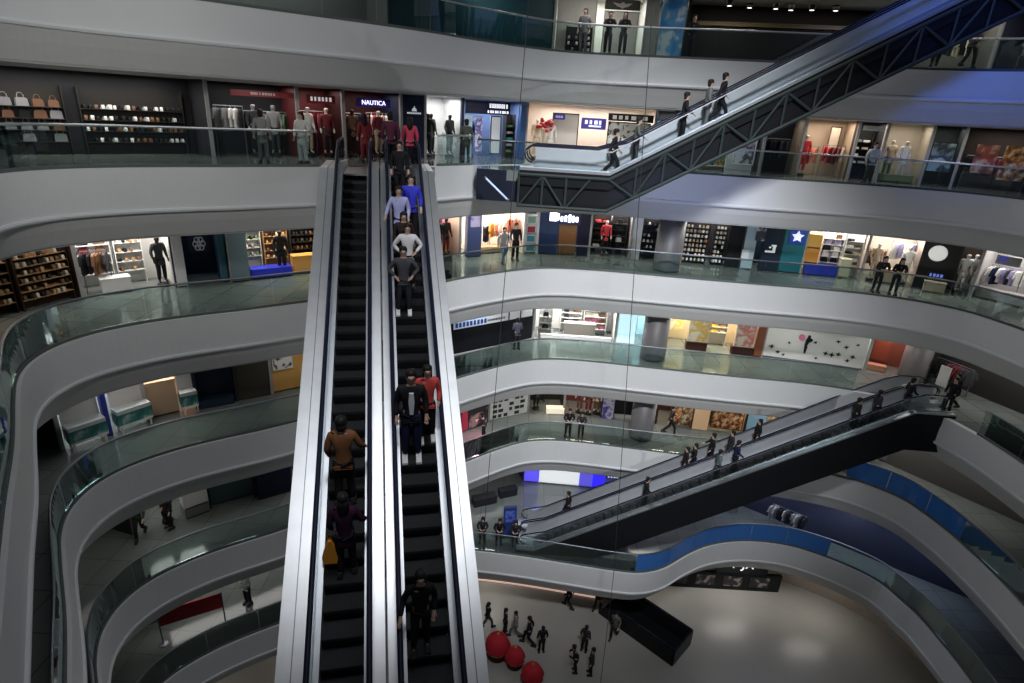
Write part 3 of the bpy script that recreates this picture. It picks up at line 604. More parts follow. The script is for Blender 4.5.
def shop(k, s0, s1, nm, back, power, items, col=(1, .96, .9), depth=1.8, side=None):
    """one shop unit: a recess behind the walkway with its fittings; u = s - s0 along the front, v = into the shop, w = height"""
    F, W = frame_at(k, s0, s1); f = W / (s1 - s0)
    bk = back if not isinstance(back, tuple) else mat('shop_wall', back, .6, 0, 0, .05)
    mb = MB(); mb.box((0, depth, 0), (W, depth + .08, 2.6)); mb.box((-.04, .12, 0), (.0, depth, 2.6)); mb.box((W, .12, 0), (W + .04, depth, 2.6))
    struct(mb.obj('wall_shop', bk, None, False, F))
    if side is None or side: struct(MB().box((-.06, 0, 0), (.06, .14, 2.6)).obj('trim_shopfront', PARTW if side is None else mat('shopfront_post', side, .5), None, False, F))
    if power:
        p = F @ Vector((W / 2, .75, 2.5)); a = area('shop_lamp', p, p - Vector((0, 0, 1)), max(.4, W * .8), .9, power * W, col); a.rotation_euler = (0, 0, math.atan2(F[1][0], F[0][0]))
    where = nm + ', ' + GAL[k]; bay = 0; nrk = 0
    for it in items:
        t = it[0]; u0 = (it[1] - s0) * f if not isinstance(it[1], str) else 0
        if t == 'sh':      # shelving unit with goods
            _, a, b, w0, w1, rows, kind, cols, sm = it[:9]; v = it[9] if len(it) > 9 else depth - .42; u1 = (b - s0) * f; bay += 1
            by = '' if sum(1 for q in items if q[0] == 'sh') < 2 else ' in the %s bay' % ORD[bay - 1]
            T = thing('shelving', '%s shelving%s of the %s' % ({'wood': 'warm wooden', 'brown': 'dark brown'}.get(sm, sm), by, where), 'shelf', F @ Matrix.Translation((u0, v, 0)))
            L = u1 - u0; MB().box((0, .32, 0), (L, .36, w1 + .3)).obj('back_panel', SHM[sm], T)
            for x in (0, L - .03): MB().box((x, 0, 0), (x + .03, .32, w1 + .3)).obj('side_panel', SHM[sm], T)
            me, cat, gap = GOODS[kind]; hp = (w1 - w0) / max(1, rows)
            n = max(1, min(17, int((L - .1) / gap)))
            for r in range(rows):
                h = w0 + hp * r; MB().box((.03, 0, h - .025), (L - .03, .32, h)).obj('shelf', SHW if sm == 'brown' else SHM[sm], T)
                for i in range(n):
                    if random.random() < .06: continue
                    c = random.choice(cols); x = .05 + (i + .5) * (L - .1) / n
                    o = link(kind, me, None, F @ TR(u0 + x, v + .14, h, random.uniform(-.25, .25), random.uniform(.9, 1.1)), gm(c))
                    tag(o, '%s %s, %s on %s shelf%s, %s' % (c, GN[kind], ORD[i], ORD[rows - 1 - r], by.replace(' in the', ','), where), cat, '%ss on the shelves of the %s' % (GN[kind], where))
        elif t == 'rk':    # clothes rail with hanging garments
            _, a, b, h, cols = it[:5]; v = it[5] if len(it) > 5 else .9; u1 = (b - s0) * f; L = u1 - u0; nrk += 1
            by = '' if sum(1 for q in items if q[0] == 'rk') < 2 else '%s ' % ORD[nrk - 1]
            T = thing('clothes_rail', '%sclothes rail with garments in the %s' % (by, where), 'rail', F @ Matrix.Translation((u0, v, 0)))
            MB().tube([(0, 0, 0), (0, 0, h)], .018, 6).obj('upright', STEELD, T); MB().tube([(L, 0, 0), (L, 0, h)], .018, 6).obj('upright', STEELD, T); MB().tube([(0, 0, h), (L, 0, h)], .016, 6).obj('bar', STEELD, T)
            n = max(2, min(16, int(L / .15)))
            for i in range(n):
                c = cols[int(i * len(cols) / n)] if random.random() < .7 else random.choice(cols)
                o = link('garment', GOODS['garment'][0], None, F @ TR(u0 + (i + .5) * L / n, v, h - .08, R(random.uniform(35, 75)), random.uniform(.95, 1.2)), gm(c))
                tag(o, '%s garment, %s along the %sclothes rail, %s' % (c, ORD[i], by, where), 'garment', 'garments hanging in the %s' % where)
        elif t == 'mq':    # dressed mannequin
            _, a, v, kind, c1, c2, lab = it; ms = person_meshes('stand', True)
            o = link('mannequin', ms[0], None, F @ TR(u0, v, .12, R(180 + random.uniform(-25, 25)), 1.03), mat('mannequin_' + kind, MQM[kind], .4, 0, 0, 0)); tag(o, '%s in the %s' % (lab, where), 'mannequin', 'mannequins of the ' + where)
            link('dress', ms[1], o, None, cloth(K[c1])); link('trousers', ms[2], o, None, cloth(K[c2]))
            MB().lathe([(.2, -.12), (.2, -.02), (.17, 0)], 16).obj('base', SHD, o)
        elif t == 'ps':    # panel, poster or picture standing or hanging at v
            _, a, b, w0, w1, v, m, fr, name, cat, lab = it; u1 = (b - s0) * f
            T = thing(name, '%s, %s' % (lab, where), cat, F @ Matrix.Translation(((u0 + u1) / 2, v, (w0 + w1) / 2)))
            x, h = (u1 - u0) / 2, (w1 - w0) / 2
            MB().box((-x, -.025, -h), (x, .025, h)).obj('picture' if 'poster' in name or 'picture' in name or 'screen' in name else 'board', m if not isinstance(m, tuple) else mat('panel_paint', m, .45, 0, 0, .05), T)
            if fr is not None:
                g = mat('frame_paint', fr, .45, 0, 0, 0); q = MB(); e = .045
                for A, B in (((-x, -.04, h - e), (x, -.02, h)), ((-x, -.04, -h), (x, -.02, -h + e)), ((-x, -.04, -h), (-x + e, -.02, h)), ((x - e, -.04, -h), (x, -.02, h))): q.box(A, B)
                q.obj('frame', g, T)
        elif t == 'tx':    # lettered sign: board + lettering (text, or rows of unreadable blocks)
            _, a, b, w0, w1, v, board, txt, tc, em, lab = it; u1 = (b - s0) * f; x, h = (u1 - u0) / 2, (w1 - w0) / 2
            T = thing('shop_sign', '%s, %s' % (lab, where), 'sign', F @ Matrix.Translation(((u0 + u1) / 2, v, (w0 + w1) / 2)))
            if board is not None: MB().box((-x, -.03, -h), (x, .03, h)).obj('board', mat('sign_board', board, .4, 0, 0, 0), T)
            tm = mat('sign_letters', tc, .4, 0, em, 0)
            if isinstance(txt, str): lettering(txt, h * 1.5, tm, T, Matrix.Translation((0, -.045, 0)) @ FACE)
            else:
                q = MB()
                for (ax, bx, az, bz) in txt: q.box((-x + 2 * x * ax, -.05, -h + 2 * h * az), (-x + 2 * x * bx, -.03, -h + 2 * h * bz), None, .006)
                q.obj('lettering', tm, T)
        elif t == 'bx':    # counter, plinth, cabinet
            _, a, b, v0, v1, w0, w1, c, name, cat, lab = it; u1 = (b - s0) * f
            T = thing(name, '%s, %s' % (lab, where), cat, F @ Matrix.Translation((u0, v0, w0)))
            x, d, h = u1 - u0, v1 - v0, w1 - w0; cm = c if not isinstance(c, tuple) else mat('cabinet_paint', c, .45, 0, 0, .05)
            MB().box((0, 0, 0), (x, d, h - .04), None, .01).obj('body', cm, T); MB().box((-.02, -.02, h - .04), (x + .02, d + .02, h), None, .008).obj('top', cm, T)
            if h > .3: MB().box((.02, .03, -.0), (x - .02, .0, .06)).obj('plinth', SHD, T)
        elif t == 'ob':    # ready made object: callable(frame matrix, label suffix)
            it[2](F @ Matrix.Translation((u0, it[3], it[4])), where)
    return F
def blocks(n, a=.06, b=.94, z0=.25, z1=.75, seed=1):
    r = random.Random(seed); w = (b - a) / n; return [(a + w * i + w * .1, a + w * (i + .55 + r.random() * .4), z0, z1) for i in range(n)]
def grid(rows, n, seed=1):
    r = random.Random(seed); out = []
    for j in range(rows):
        for i in range(n):
            if r.random() < .85: out.append((.06 + .88 * i / n, .06 + .88 * (i + .45 + r.random() * .45) / n, 1 - (j + .85) / rows, 1 - (j + .25) / rows))
    return out
def disc(M, where):
    T = thing('shop_sign', 'white round disc sign, ' + where, 'sign', M); MB().lathe([(.36, 0), (.37, .02), (.34, .05)], 28).obj('disc', mat('disc_white', (.75, .76, .75), .5, 0, .25, 0), T, False, Matrix.Rotation(R(90), 4, 'X'))
    MB().lathe([(.385, -.02), (.385, .0)], 28).obj('rim', SHD, T, False, Matrix.Rotation(R(90), 4, 'X'))
def star(M, where):
    T = thing('shop_sign', 'white star emblem on blue, ' + where, 'sign', M); P = []
    for i in range(10): a = R(90 + 36 * i); r = .30 if i % 2 == 0 else .15; P.append((r * math.cos(a), r * math.sin(a)))
    MB().prism(P, -.03, .0, 'y').obj('emblem', mat('star_white', (.8, .85, .95), .4, 0, .6, 0), T); MB().box((-.38, .0, -.36), (.38, .03, .36)).obj('board', mat('star_blue', (.02, .05, .35), .4, 0, .15, 0), T)
def crest(M, where):
    T = thing('shop_sign', 'white crest over lettering, ' + where, 'sign', M); w = mat('crest_white', (.75, .78, .85), .4, 0, .3, 0)
    MB().prism([(-.12, .06), (.12, .06), (.09, .16), (.03, .2), (0, .28), (-.03, .2), (-.09, .16)], -.02, 0, 'y').obj('crest', w, T); q = MB()
    for i in range(8): q.box((-.34 + i * .085, -.02, -.05), (-.275 + i * .085, 0, .02))
    q.obj('lettering', w, T)
def rose(M, where):
    T = thing('shop_sign', 'pale outlined flower emblem on the dark entrance, ' + where, 'sign', M); w = mat('rose_pale', (.35, .38, .42), .5, 0, .1, 0); q = MB()
    for i in range(6):
        a = R(60 * i); c = (.12 * math.cos(a), 0, .14 + .16 * math.sin(a)); q.tube([(c[0] + .09 * math.cos(R(t)), 0, c[2] + .11 * math.sin(R(t))) for t in range(0, 361, 45)], .018, 6, False)
    q.obj('emblem', w, T); MB().box((-.36, .02, -.2), (.36, .05, .5)).obj('board', mat('rose_board', (.02, .025, .04), .5, 0, 0, 0), T)
def lotus(M, where):
    T = thing('shop_sign', 'white angular marks on navy, ' + where, 'sign', M); w = mat('mark_white', (.75, .78, .8), .4, 0, .3, 0)
    MB().box((-.26, -.02, -.2), (.22, 0, -.1)).box((.08, -.02, -.1), (.22, 0, .12)).box((-.1, -.02, .02), (.0, 0, .1)).box((.0, -.02, .12), (.24, 0, .2)).obj('lettering', w, T)
def redflowers(M, where):
    T = thing('flower_arrangement', 'big red flower arrangement on a pale stand, ' + where, 'flowers', M); MB().lathe([(.18, -1.5), (.12, -1.2), (.09, -.3), (.16, -.05)], 16).obj('stand', mat('stand_cream', (.6, .5, .38), .5), T, True); q = MB(); r = random.Random(3)
    for i in range(26): q.ball((r.uniform(-.36, .36), r.uniform(-.2, .2), r.uniform(-.15, .38)), r.uniform(.06, .11), (1, 1, .8), 8)
    q.obj('blooms', cloth((.62, .03, .04)), T)
def stand(topc, pic):
    def f(M, where):
        T = thing('display_stand', pic + ', ' + where, 'display', M); w = 1.12
        MB().box((0, 0, .28), (w, .5, .36)).obj('shelf', SH, T); MB().prism([(-.02, .36), (w + .02, .36), (w + .02, .78), (-.02, .78)], .0, .5, 'y').obj('body', blot('stand_front', ((.02, .12, .12), (.04, .20, .19), (.35, .42, .42)), 2.2), T)
        MB().box((0, .0, .78), (w, .55, .92)).obj('counter', mat('stand_top', (.5, .55, .55), .35), T); MB().box((0, .5, .9), (w, .56, 1.75)).obj('back_board', mat('stand_back', topc, .5), T)
        for x in (.06, w - .1): MB().box((x, .05, 0), (x + .05, .1, .3)).obj('leg', SH, T); MB().box((x, .42, 0), (x + .05, .47, .3)).obj('leg', SH, T)
    return f
def birds(M, where):
    r = random.Random(5); bm_ = mat('cutout_black', (.015, .015, .017), .6, 0, 0, 0)
    for i, (x, z, s) in enumerate(((.35, .62, .9), (.7, .36, .7), (1.15, .95, .6), (3.0, .62, .9), (3.3, .58, 1.0), (3.6, .66, .9), (2.4, 1.15, .7), (3.9, 1.1, .8), (4.3, .62, .9), (4.1, .38, .8), (2.6, .3, .6), (1.0, .25, .6), (3.45, 1.35, .7), (4.4, 1.3, .6))):
        T = MB().prism([(-.16 * s, 0), (-.05 * s, .05 * s), (-.02 * s, .16 * s), (.04 * s, .06 * s), (.16 * s, .07 * s), (.06 * s, -.02 * s), (.03 * s, -.12 * s), (-.04 * s, -.03 * s)], -.03, 0, 'y').obj('bird_cutout', bm_, None, False, M @ Matrix.Translation((x, -.02, z)) @ Matrix.Rotation(r.uniform(-.5, .5), 4, 'Y'))
        tag(T, 'black bird cutout, %s along the white wall, %s' % (ORD[i], where), 'wall decoration', 'bird cutouts on the white wall')
    T = MB().prism([(-.05, 0), (.03, 0), (.07, .38), (.03, .42), (.1, .62), (.24, .72), (.22, .82), (.12, .86), (.1, 1.0), (.0, 1.02), (-.02, .9), (-.08, .72), (-.1, .5)], -.05, 0, 'y').obj('figure_cutout', bm_, None, False, M @ Matrix.Translation((2.0, -.03, .5)))
    tag(T, 'tall black figure cutout with a pink round, ' + where, 'wall decoration'); MB().lathe([(.16, 0), (.16, .03)], 18).obj('round', cloth(K['pink']), T, False, Matrix.Translation((-.3, -.01, .85)) @ Matrix.Rotation(R(90), 4, 'X'))
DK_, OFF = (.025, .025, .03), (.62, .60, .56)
PIC = blot('mixed_picture', ((.04, .03, .03), (.45, .22, .08), (.75, .68, .55)), 4.)
FOOD = blot('food_picture', ((.08, .02, .015), (.55, .20, .04), (.80, .65, .45)), 4.5)
BW = blot('mono_picture', ((.02, .02, .02), (.70, .69, .66)), 5.)
# ---- second gallery down (where the twin escalators end)
shop(6, 15, 22, 'dark bag shop', (.03, .03, .035), 14, [('sh', 15.4, 18, .4, 1.8, 4, 'handbag', ['black', 'brown', 'grey'], 'dark'), ('sh', 18.4, 21.6, .4, 1.8, 4, 'shoe', ['black', 'white', 'brown'], 'dark')])
shop(6, 22, 25.1, 'black clothing shop', (.02, .02, .024), 9, [('tx', 22.8, 25.0, 2.12, 2.32, .1, (.32, .03, .04), blocks(9, .3, .7, .3, .7, 2), (.5, .45, .45), .2, 'dim red sign band'), ('rk', 22.3, 23.3, 1.75, ['charcoal', 'grey', 'white', 'black']), ('mq', 23.6, .6, 'grey', 'charcoal', 'black', 'mannequin in a charcoal coat'), ('mq', 24.3, .5, 'grey', 'grey', 'charcoal', 'mannequin in a grey coat'), ('rk', 23.4, 25, 1.6, ['black', 'charcoal', 'grey', 'green'], 1.3)])
shop(6, 25.1, 26.9, 'dark red boutique', (.10, .012, .014), 13, [('tx', 25.5, 26.6, 2.0, 2.3, .1, (.2, .02, .03), blocks(6, .1, .9, .3, .8, 4), (.75, .7, .7), .5, 'small white sign on dark red'), ('mq', 25.6, .5, 'pale', 'white', 'beige', 'mannequin in a white top'), ('rk', 25.3, 26.7, 1.7, ['red', 'maroon', 'maroon', 'brown'], 1.2), ('mq', 26.4, .6, 'pale', 'maroon', 'charcoal', 'mannequin in a maroon top')], (1, .8, .75))
shop(6, 26.9, 29.45, 'dark menswear shop', (.035, .012, .012), 12, [('tx', 27.45, 28.95, 1.98, 2.3, .05, (.05, .04, .3), 'NAUTICA', (.85, .82, 1), 1.6, 'glowing violet sign reading NAUTICA'), ('rk', 27.0, 28.0, 1.7, ['cream', 'brown', 'white', 'grey', 'navy']), ('rk', 28.2, 29.2, 1.75, ['maroon', 'red', 'cream', 'white'], .8), ('mq', 27.4, .4, 'dark', 'brown', 'black', 'dark mannequin in a brown coat'), ('mq', 28.6, .5, 'pale', 'maroon', 'beige', 'mannequin in a maroon coat')], (1, .85, .75))
shop(6, 29.45, 30.6, 'navy crest pillar', (.015, .02, .05), 3, [('bx', 29.5, 30.55, .02, .3, 0, 2.55, (.012, .017, .05), 'pillar_cladding', 'panel', 'navy pillar cladding'), ('ob', 30.05, crest, 0, 1.85)])
shop(6, 30.6, 32.5, 'white window', (.66, .68, .70), 30, [('mq', 31.0, .5, 'dark', 'black', 'charcoal', 'dark mannequin beside the navy pillar'), ('mq', 31.35, .9, 'dark', 'charcoal', 'black', 'smaller dark mannequin set back'), ('mq', 32.1, .5, 'dark', 'charcoal', 'black', 'dark mannequin beside the navy storefront')])
shop(6, 32.5, 35.8, 'navy storefront', (.10, .14, .26), 34, [('tx', 32.6, 34.85, 1.95, 2.5, -.02, (.010, .013, .04), blocks(8, .52, .95, .52, .85, 5) + blocks(9, .48, .97, .12, .32, 8), (.8, .82, .9), .9, 'navy sign with two white lines of lettering'), ('ps', 32.62, 33.0, .0, 1.9, .1, (.40, .55, .68), None, 'display_board', 'panel', 'pale blue lit panel'), ('ps', 33.25, 33.6, .3, 1.85, .3, blot('violet_picture', ((.65, .68, .8), (.12, .08, .4), (.7, .72, .8)), 3.5), None, 'poster', 'poster', 'poster with a violet figure'), ('mq', 33.0, .4, 'dark', 'navy', 'navy', 'navy mannequin in the doorway'), ('ps', 33.95, 34.5, .2, 1.9, .15, (.68, .72, .78), (.02, .02, .06), 'display_board', 'panel', 'white lit panel with a navy frame'), ('sh', 34.85, 35.35, .3, 1.7, 5, 'folded_garment', ['teal', 'silver', 'green'], 'dark', .3), ('bx', 35.45, 35.75, -.03, .15, 0, 2.45, (.03, .08, .22), 'post_cladding', 'panel', 'blue grey post')], (.8, .88, 1), side=(.02, .02, .05))
shop(6, 35.8, 42.05, 'cream storefront', (.66, .58, .50), 24, [('ob', 36.7, redflowers, .1, 1.5), ('ps', 37.05, 38.35, .45, 2.2, .35, (.58, .53, .48), (.03, .025, .03), 'picture_frame', 'picture', 'dark framed pale window next to the red flowers'), ('tx', 37.1, 37.65, 1.9, 2.15, .28, (.08, .06, .35), blocks(3, .15, .85, .3, .7, 6), (.5, .5, .9), .4, 'small violet sign at the top of a dark frame'), ('tx', 38.45, 39.65, 1.55, 2.05, .1, (.07, .05, .34), blocks(4, .12, .88, .45, .8, 7) + [(.3, .8, .2, .35)], (.75, .75, 1), .8, 'violet sign with white lettering'), ('ps', 39.8, 41.9, .45, 1.95, .4, BW, (.02, .02, .02), 'poster', 'poster', 'black and white picture under a black sign'), ('tx', 39.75, 41.95, 1.98, 2.32, .2, (.03, .025, .025), blocks(6, .08, .9, .25, .75, 9), (.62, .6, .58), .3, 'long black sign with grey lettering'), ('mq', 36.35, .5, 'pale', 'cream', 'beige', 'mannequin in cream'), ('mq', 37.0, .2, 'pale', 'white', 'cream', 'mannequin in white'), ('bx', 37.5, 41.6, .9, 1.3, 0, .75, (.5, .42, .34), 'counter', 'counter', 'long low beige counter')], (1, .93, .85))
shop(6, 42.05, 44.2, 'shop beside the column', (.10, .10, .11), 12, [('ps', 42.05, 42.95, 1.65, 2.15, -.05, blot('blue_screen_picture', ((.10, .35, .62), (.65, .75, .82), (.05, .2, .5)), 2.5, emit=.5), (.05, .05, .06), 'screen', 'screen', 'blue and white screen by the column'), ('rk', 42.4, 43.9, 1.6, ['grey', 'charcoal', 'beige'])])
shop(6, 44.2, 47.2, 'white and green shop', (.30, .33, .36), 20, [('ps', 45.9, 46.9, .35, 1.9, .2, blot('white_print', ((.62, .64, .70), (.05, .05, .08), (.6, .62, .7)), 1.6), (.7, .7, .74), 'poster', 'poster', 'white poster with a small dark picture'), ('sh', 44.5, 45.7, .2, 1.5, 5, 'bottle', ['green', 'white', 'yellow', 'teal'], 'white', .5), ('rk', 46.6, 47.1, 1.8, ['red', 'maroon'])])
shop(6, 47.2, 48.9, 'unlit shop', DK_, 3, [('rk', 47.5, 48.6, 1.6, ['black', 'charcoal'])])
shop(6, 48.9, 51.2, 'warm red garment shop', (.48, .38, .28), 20, [('rk', 49.0, 49.9, 1.35, ['red', 'red', 'coral']), ('rk', 50.1, 51.1, 1.45, ['red', 'maroon', 'beige']), ('mq', 49.15, .4, 'pale', 'red', 'red', 'mannequin in bright red'), ('ps', 50.4, 50.9, .8, 2.3, 1.4, (.6, .52, .42), (.05, .03, .02), 'display_board', 'panel', 'beige panel with a dark edge')], (1, .85, .7))
shop(6, 51.2, 52.4, 'dark knitwear shop', (.04, .035, .035), 16, [('sh', 51.4, 52.3, .7, 2.0, 4, 'folded_garment', ['white', 'cream', 'grey'], 'dark'), ('ps', 51.4, 52.3, 2.2, 2.4, .2, (.55, .56, .58), None, 'light_strip', 'sign', 'plain pale light strip')])
shop(6, 52.4, 54.2, 'pale window shop', (.46, .40, .32), 12, [('mq', 53.4, .5, 'pale', 'white', 'cream', 'mannequin in a white coat'), ('mq', 52.9, .8, 'pale', 'beige', 'green', 'mannequin in beige and green'), ('bx', 52.6, 54.0, .3, .9, 0, .35, (.16, .20, .08), 'plinth', 'plinth', 'olive green window plinth')], (1, .92, .8))
shop(6, 54.2, 55.4, 'teal poster shop', (.05, .055, .06), 8, [('ps', 54.3, 55.25, .6, 1.9, .25, blot('teal_print', ((.22, .36, .40), (.02, .03, .04), (.30, .45, .48)), 1.3), (.03, .03, .03), 'poster', 'poster', 'teal poster with black figures')])
shop(6, 55.4, 58.2, 'red picture shop', (.04, .03, .028), 10, [('ps', 55.9, 56.7, .7, 1.9, .4, blot('red_print', ((.05, .02, .02), (.30, .06, .04), (.45, .34, .25)), 2.5), None, 'poster', 'poster', 'red and beige picture'), ('ps', 56.9, 57.8, .5, 1.9, .4, FOOD, None, 'poster', 'poster', 'dark orange picture'), ('rk', 55.6, 57.9, 1.4, ['black', 'maroon', 'cream'], 1.2)])
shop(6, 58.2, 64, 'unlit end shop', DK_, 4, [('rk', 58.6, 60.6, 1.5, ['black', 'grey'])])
# ---- third gallery down
shop(5, 11.5, 17.3, 'brown shoe shop', (.045, .026, .018), 13, [('sh', 12.0, 13.9, .35, 1.95, 5, 'shoe', ['black', 'brown', 'tan'], 'brown', 1.0), ('sh', 14.1, 15.5, .35, 1.95, 5, 'shoe', ['black', 'brown', 'tan', 'cream'], 'brown', .4), ('sh', 15.6, 17.25, .35, 1.95, 6, 'shoe', ['brown', 'tan', 'black', 'cream'], 'brown', .3)], (1, .82, .62), side=(.03, .02, .015))
shop(5, 17.3, 20.2, 'white leather goods shop', (.66, .64, .62), 34, [('sh', 17.4, 18.5, .5, 1.9, 4, 'handbag', ['black', 'brown', 'black', 'maroon'], 'white'), ('sh', 18.6, 19.5, .5, 1.9, 4, 'shoe', ['black', 'tan', 'brown', 'cream'], 'white'), ('mq', 19.85, .5, 'dark', 'charcoal', 'black', 'dark mannequin next to the white post'), ('bx', 17.9, 18.8, .3, .8, 0, .55, (.6, .6, .6), 'counter', 'counter', 'white display counter'), ('rk', 17.5, 18.3, 1.5, ['black', 'brown', 'charcoal'], .7)])
shop(5, 20.2, 22.1, 'dark entrance', (.012, .016, .035), 3, [('bx', 20.2, 20.55, -.05, .3, 0, 2.55, (.52, .53, .55), 'post_cladding', 'panel', 'pale grey post'), ('ob', 21.15, rose, .5, 1.35), ('bx', 21.72, 21.98, .2, 1.1, 0, 2.5, (.03, .10, .15), 'side_screen', 'panel', 'dark teal side screen')], (.6, .75, 1), side=(.02, .03, .06))
shop(5, 22.1, 26.4, 'lit sports shoe shop', (.40, .40, .38), 34, [('bx', 22.08, 22.75, -.02, .5, 0, 2.5, (.12, .17, .20), 'wall_cladding', 'panel', 'blue grey wall panel'), ('sh', 22.8, 23.5, .75, 2.1, 4, 'shoe', ['black', 'grey', 'green', 'white'], 'white', 1.0), ('bx', 22.85, 24.4, .05, .6, 0, .42, (.015, .03, .55), 'plinth', 'plinth', 'bright blue display plinth'), ('sh', 23.6, 24.55, .6, 2.1, 5, 'shoe', ['black', 'brown', 'tan', 'cream'], 'wood', 1.0), ('mq', 24.1, .35, 'dark', 'black', 'black', 'black mannequin beside the blue plinth'), ('sh', 24.65, 26.0, .9, 2.1, 4, 'shoe', ['black', 'charcoal', 'brown'], 'dark', .9), ('bx', 24.55, 26.0, .3, .8, 0, .75, (.62, .33, .09), 'counter', 'counter', 'orange wooden counter')], (1, .86, .64))
shop(5, 26.4, 30.8, 'plain grey shop', (.12, .12, .13), 12, [('rk', 27.2, 29.6, 1.6, ['grey', 'black', 'navy'])])
shop(5, 30.8, 32.5, 'pink and black boutique', (.52, .40, .34), 42, [('rk', 31.0, 32.2, 2.0, ['pink', 'pink', 'red', 'maroon', 'pink'], 1.1), ('mq', 31.55, .45, 'dark', 'black', 'black', 'black mannequin under the pink garments'), ('mq', 32.1, .7, 'dark', 'black', 'maroon', 'black mannequin next to the white post'), ('bx', 31.0, 32.3, .7, 1.2, 0, .5, (.6, .36, .18), 'counter', 'counter', 'low warm wooden table')], (1, .85, .7))
shop(5, 32.5, 36.05, 'white fashion store', (.72, .66, .60), 62, [('bx', 32.85, 33.6, -.05, .3, 0, 2.5, (.06, .09, .24), 'pillar_cladding', 'panel', 'blue pillar cladding'), ('ps', 32.98, 33.48, 1.5, 2.1, -.09, blot('violet_card', ((.16, .12, .42), (.5, .45, .7)), 3.), None, 'poster', 'poster', 'small violet poster on the blue pillar'), ('rk', 33.7, 34.4, 1.4, ['charcoal', 'navy', 'black']), ('rk', 34.5, 35.2, 1.55, ['orange', 'tan', 'coral', 'white']), ('rk', 35.3, 35.95, 1.85, ['cream', 'coral', 'white', 'coral'], .6), ('mq', 35.2, .9, 'pale', 'white', 'cream', 'white mannequin at the middle of the window'), ('bx', 33.8, 35.0, .5, 1.0, 0, .35, (.62, .42, .22), 'table', 'table', 'low wooden display table')], (1, .9, .75))
shop(5, 36.05, 36.75, 'colour sample post', (.55, .56, .56), 16, [('ps', 36.12, 36.62, w, w + .4, .0, c, (.66, .68, .7), 'sample_board', 'panel', l) for w, c, l in ((.12, (.04, .22, .30), 'lowest cyan grey sample panel'), (.6, (.05, .28, .42), 'cyan sample panel above the lowest'), (1.08, (.35, .03, .06), 'dark red sample panel'), (1.56, (.25, .42, .36), 'pale green sample panel'), (2.04, (.03, .03, .06), 'dark sample panel at the top'))], side=(.6, .62, .65))
GLOW = mat('glow_letters', (.80, .84, 1), .4, 0, 3.2, 0)
def glowsign(M, where):
    T = thing('shop_sign', 'glowing white lettering, ' + where, 'sign', M); q = MB()
    for a, b, z0, z1 in ((0, .42, .0, .52), (.42, .52, .05, .4), (.56, .72, .0, .26), (.76, .92, .0, .3), (.96, 1.14, -.04, .36), (1.16, 1.3, -.02, .3), (1.33, 1.5, .0, .26)): q.box((a, -.06, z0), (b - .03, -.0, z1), None, .03)
    q.obj('lettering', GLOW, T); MB().box((-.05, 0, -.15), (1.6, .03, .6)).obj('board', mat('navy_board', (.012, .02, .07), .4, 0, 0, 0), T)
shop(5, 36.75, 39.5, 'navy storefront with glowing letters', (.012, .025, .085), 34, [('bx', 36.85, 37.8, .0, .2, 0, 2.5, (.012, .03, .10), 'wall_cladding', 'panel', 'navy wall panel'), ('ob', 37.3, glowsign, -.03, 1.75), ('bx', 37.85, 38.8, .1, .3, 0, 1.75, (.20, .085, .025), 'closed_doorway', 'panel', 'brown wooden door panel'), ('bx', 38.85, 39.45, .0, .2, 0, 2.5, (.014, .014, .03), 'wall_cladding', 'panel', 'black wall panel next to the brown door')], (.25, .6, 1), side=(.65, .66, .7))
shop(5, 39.5, 41.6, 'black and red shop', (.03, .025, .025), 36, [('sh', 39.6, 40.5, .4, 2.0, 5, 'folded_garment', ['black', 'red', 'white', 'black'], 'dark', .7), ('mq', 40.3, .4, 'pale', 'red', 'black', 'mannequin in red'), ('sh', 40.6, 41.4, .4, 2.0, 5, 'handbag', ['white', 'red', 'black', 'black'], 'dark', .7), ('rk', 39.7, 41.2, 2.1, ['black', 'maroon', 'white', 'red'], 1.3)])
shop(5, 41.6, 44.2, 'black and white shop', (.70, .70, .68), 32, [('ps', 41.7, 42.1, .0, 2.5, .1, (.72, .72, .72), None, 'display_board', 'panel', 'bright white upright panel'), ('sh', 42.15, 43.0, .3, 2.1, 6, 'shoe', ['black', 'white', 'black', 'grey'], 'dark', .4), ('sh', 43.1, 44.0, .3, 2.1, 5, 'shoe', ['black', 'white'], 'dark', .5)])
shop(5, 44.2, 47.2, 'black shoe shop', (.02, .018, .02), 30, [('sh', 44.25, 45.5, .15, 2.1, 8, 'shoe', ['white', 'cream', 'tan', 'white', 'beige'], 'dark', .25), ('sh', 45.75, 46.4, .15, 2.1, 8, 'shoe', ['white', 'cream', 'white'], 'dark', .3), ('bx', 46.45, 47.15, .1, .3, 0, 2.5, (.012, .012, .013), 'wall_cladding', 'panel', 'black wall panel')])
shop(5, 47.2, 49.0, 'pale blue and navy storefront', (.02, .03, .05), 16, [('bx', 47.2, 47.75, -.03, .2, 0, 2.5, (.36, .46, .52), 'wall_cladding', 'panel', 'pale blue wall panel'), ('ps', 47.65, 48.1, 1.5, 2.4, -.06, blot('white_card', ((.65, .68, .7), (.03, .03, .05)), 2.2), None, 'poster', 'poster', 'white poster with a dark mark'), ('ps', 47.15, 47.5, .5, 1.0, -.06, (.62, .65, .67), None, 'poster', 'poster', 'small white card low on the blue panel'), ('bx', 48.1, 49.0, .0, .2, 0, 2.5, (.014, .025, .045), 'wall_cladding', 'panel', 'navy wall panel'), ('ob', 48.5, lotus, -.02, 1.15)], side=(.04, .05, .07))
shop(5, 49.0, 50.1, 'teal storefront', (.03, .15, .18), 12, [('bx', 49.0, 50.1, .0, .2, 0, 2.5, (.012, .13, .17), 'wall_cladding', 'panel', 'teal wall panel'), ('ob', 49.62, star, -.05, 1.85)], side=(.02, .05, .06))
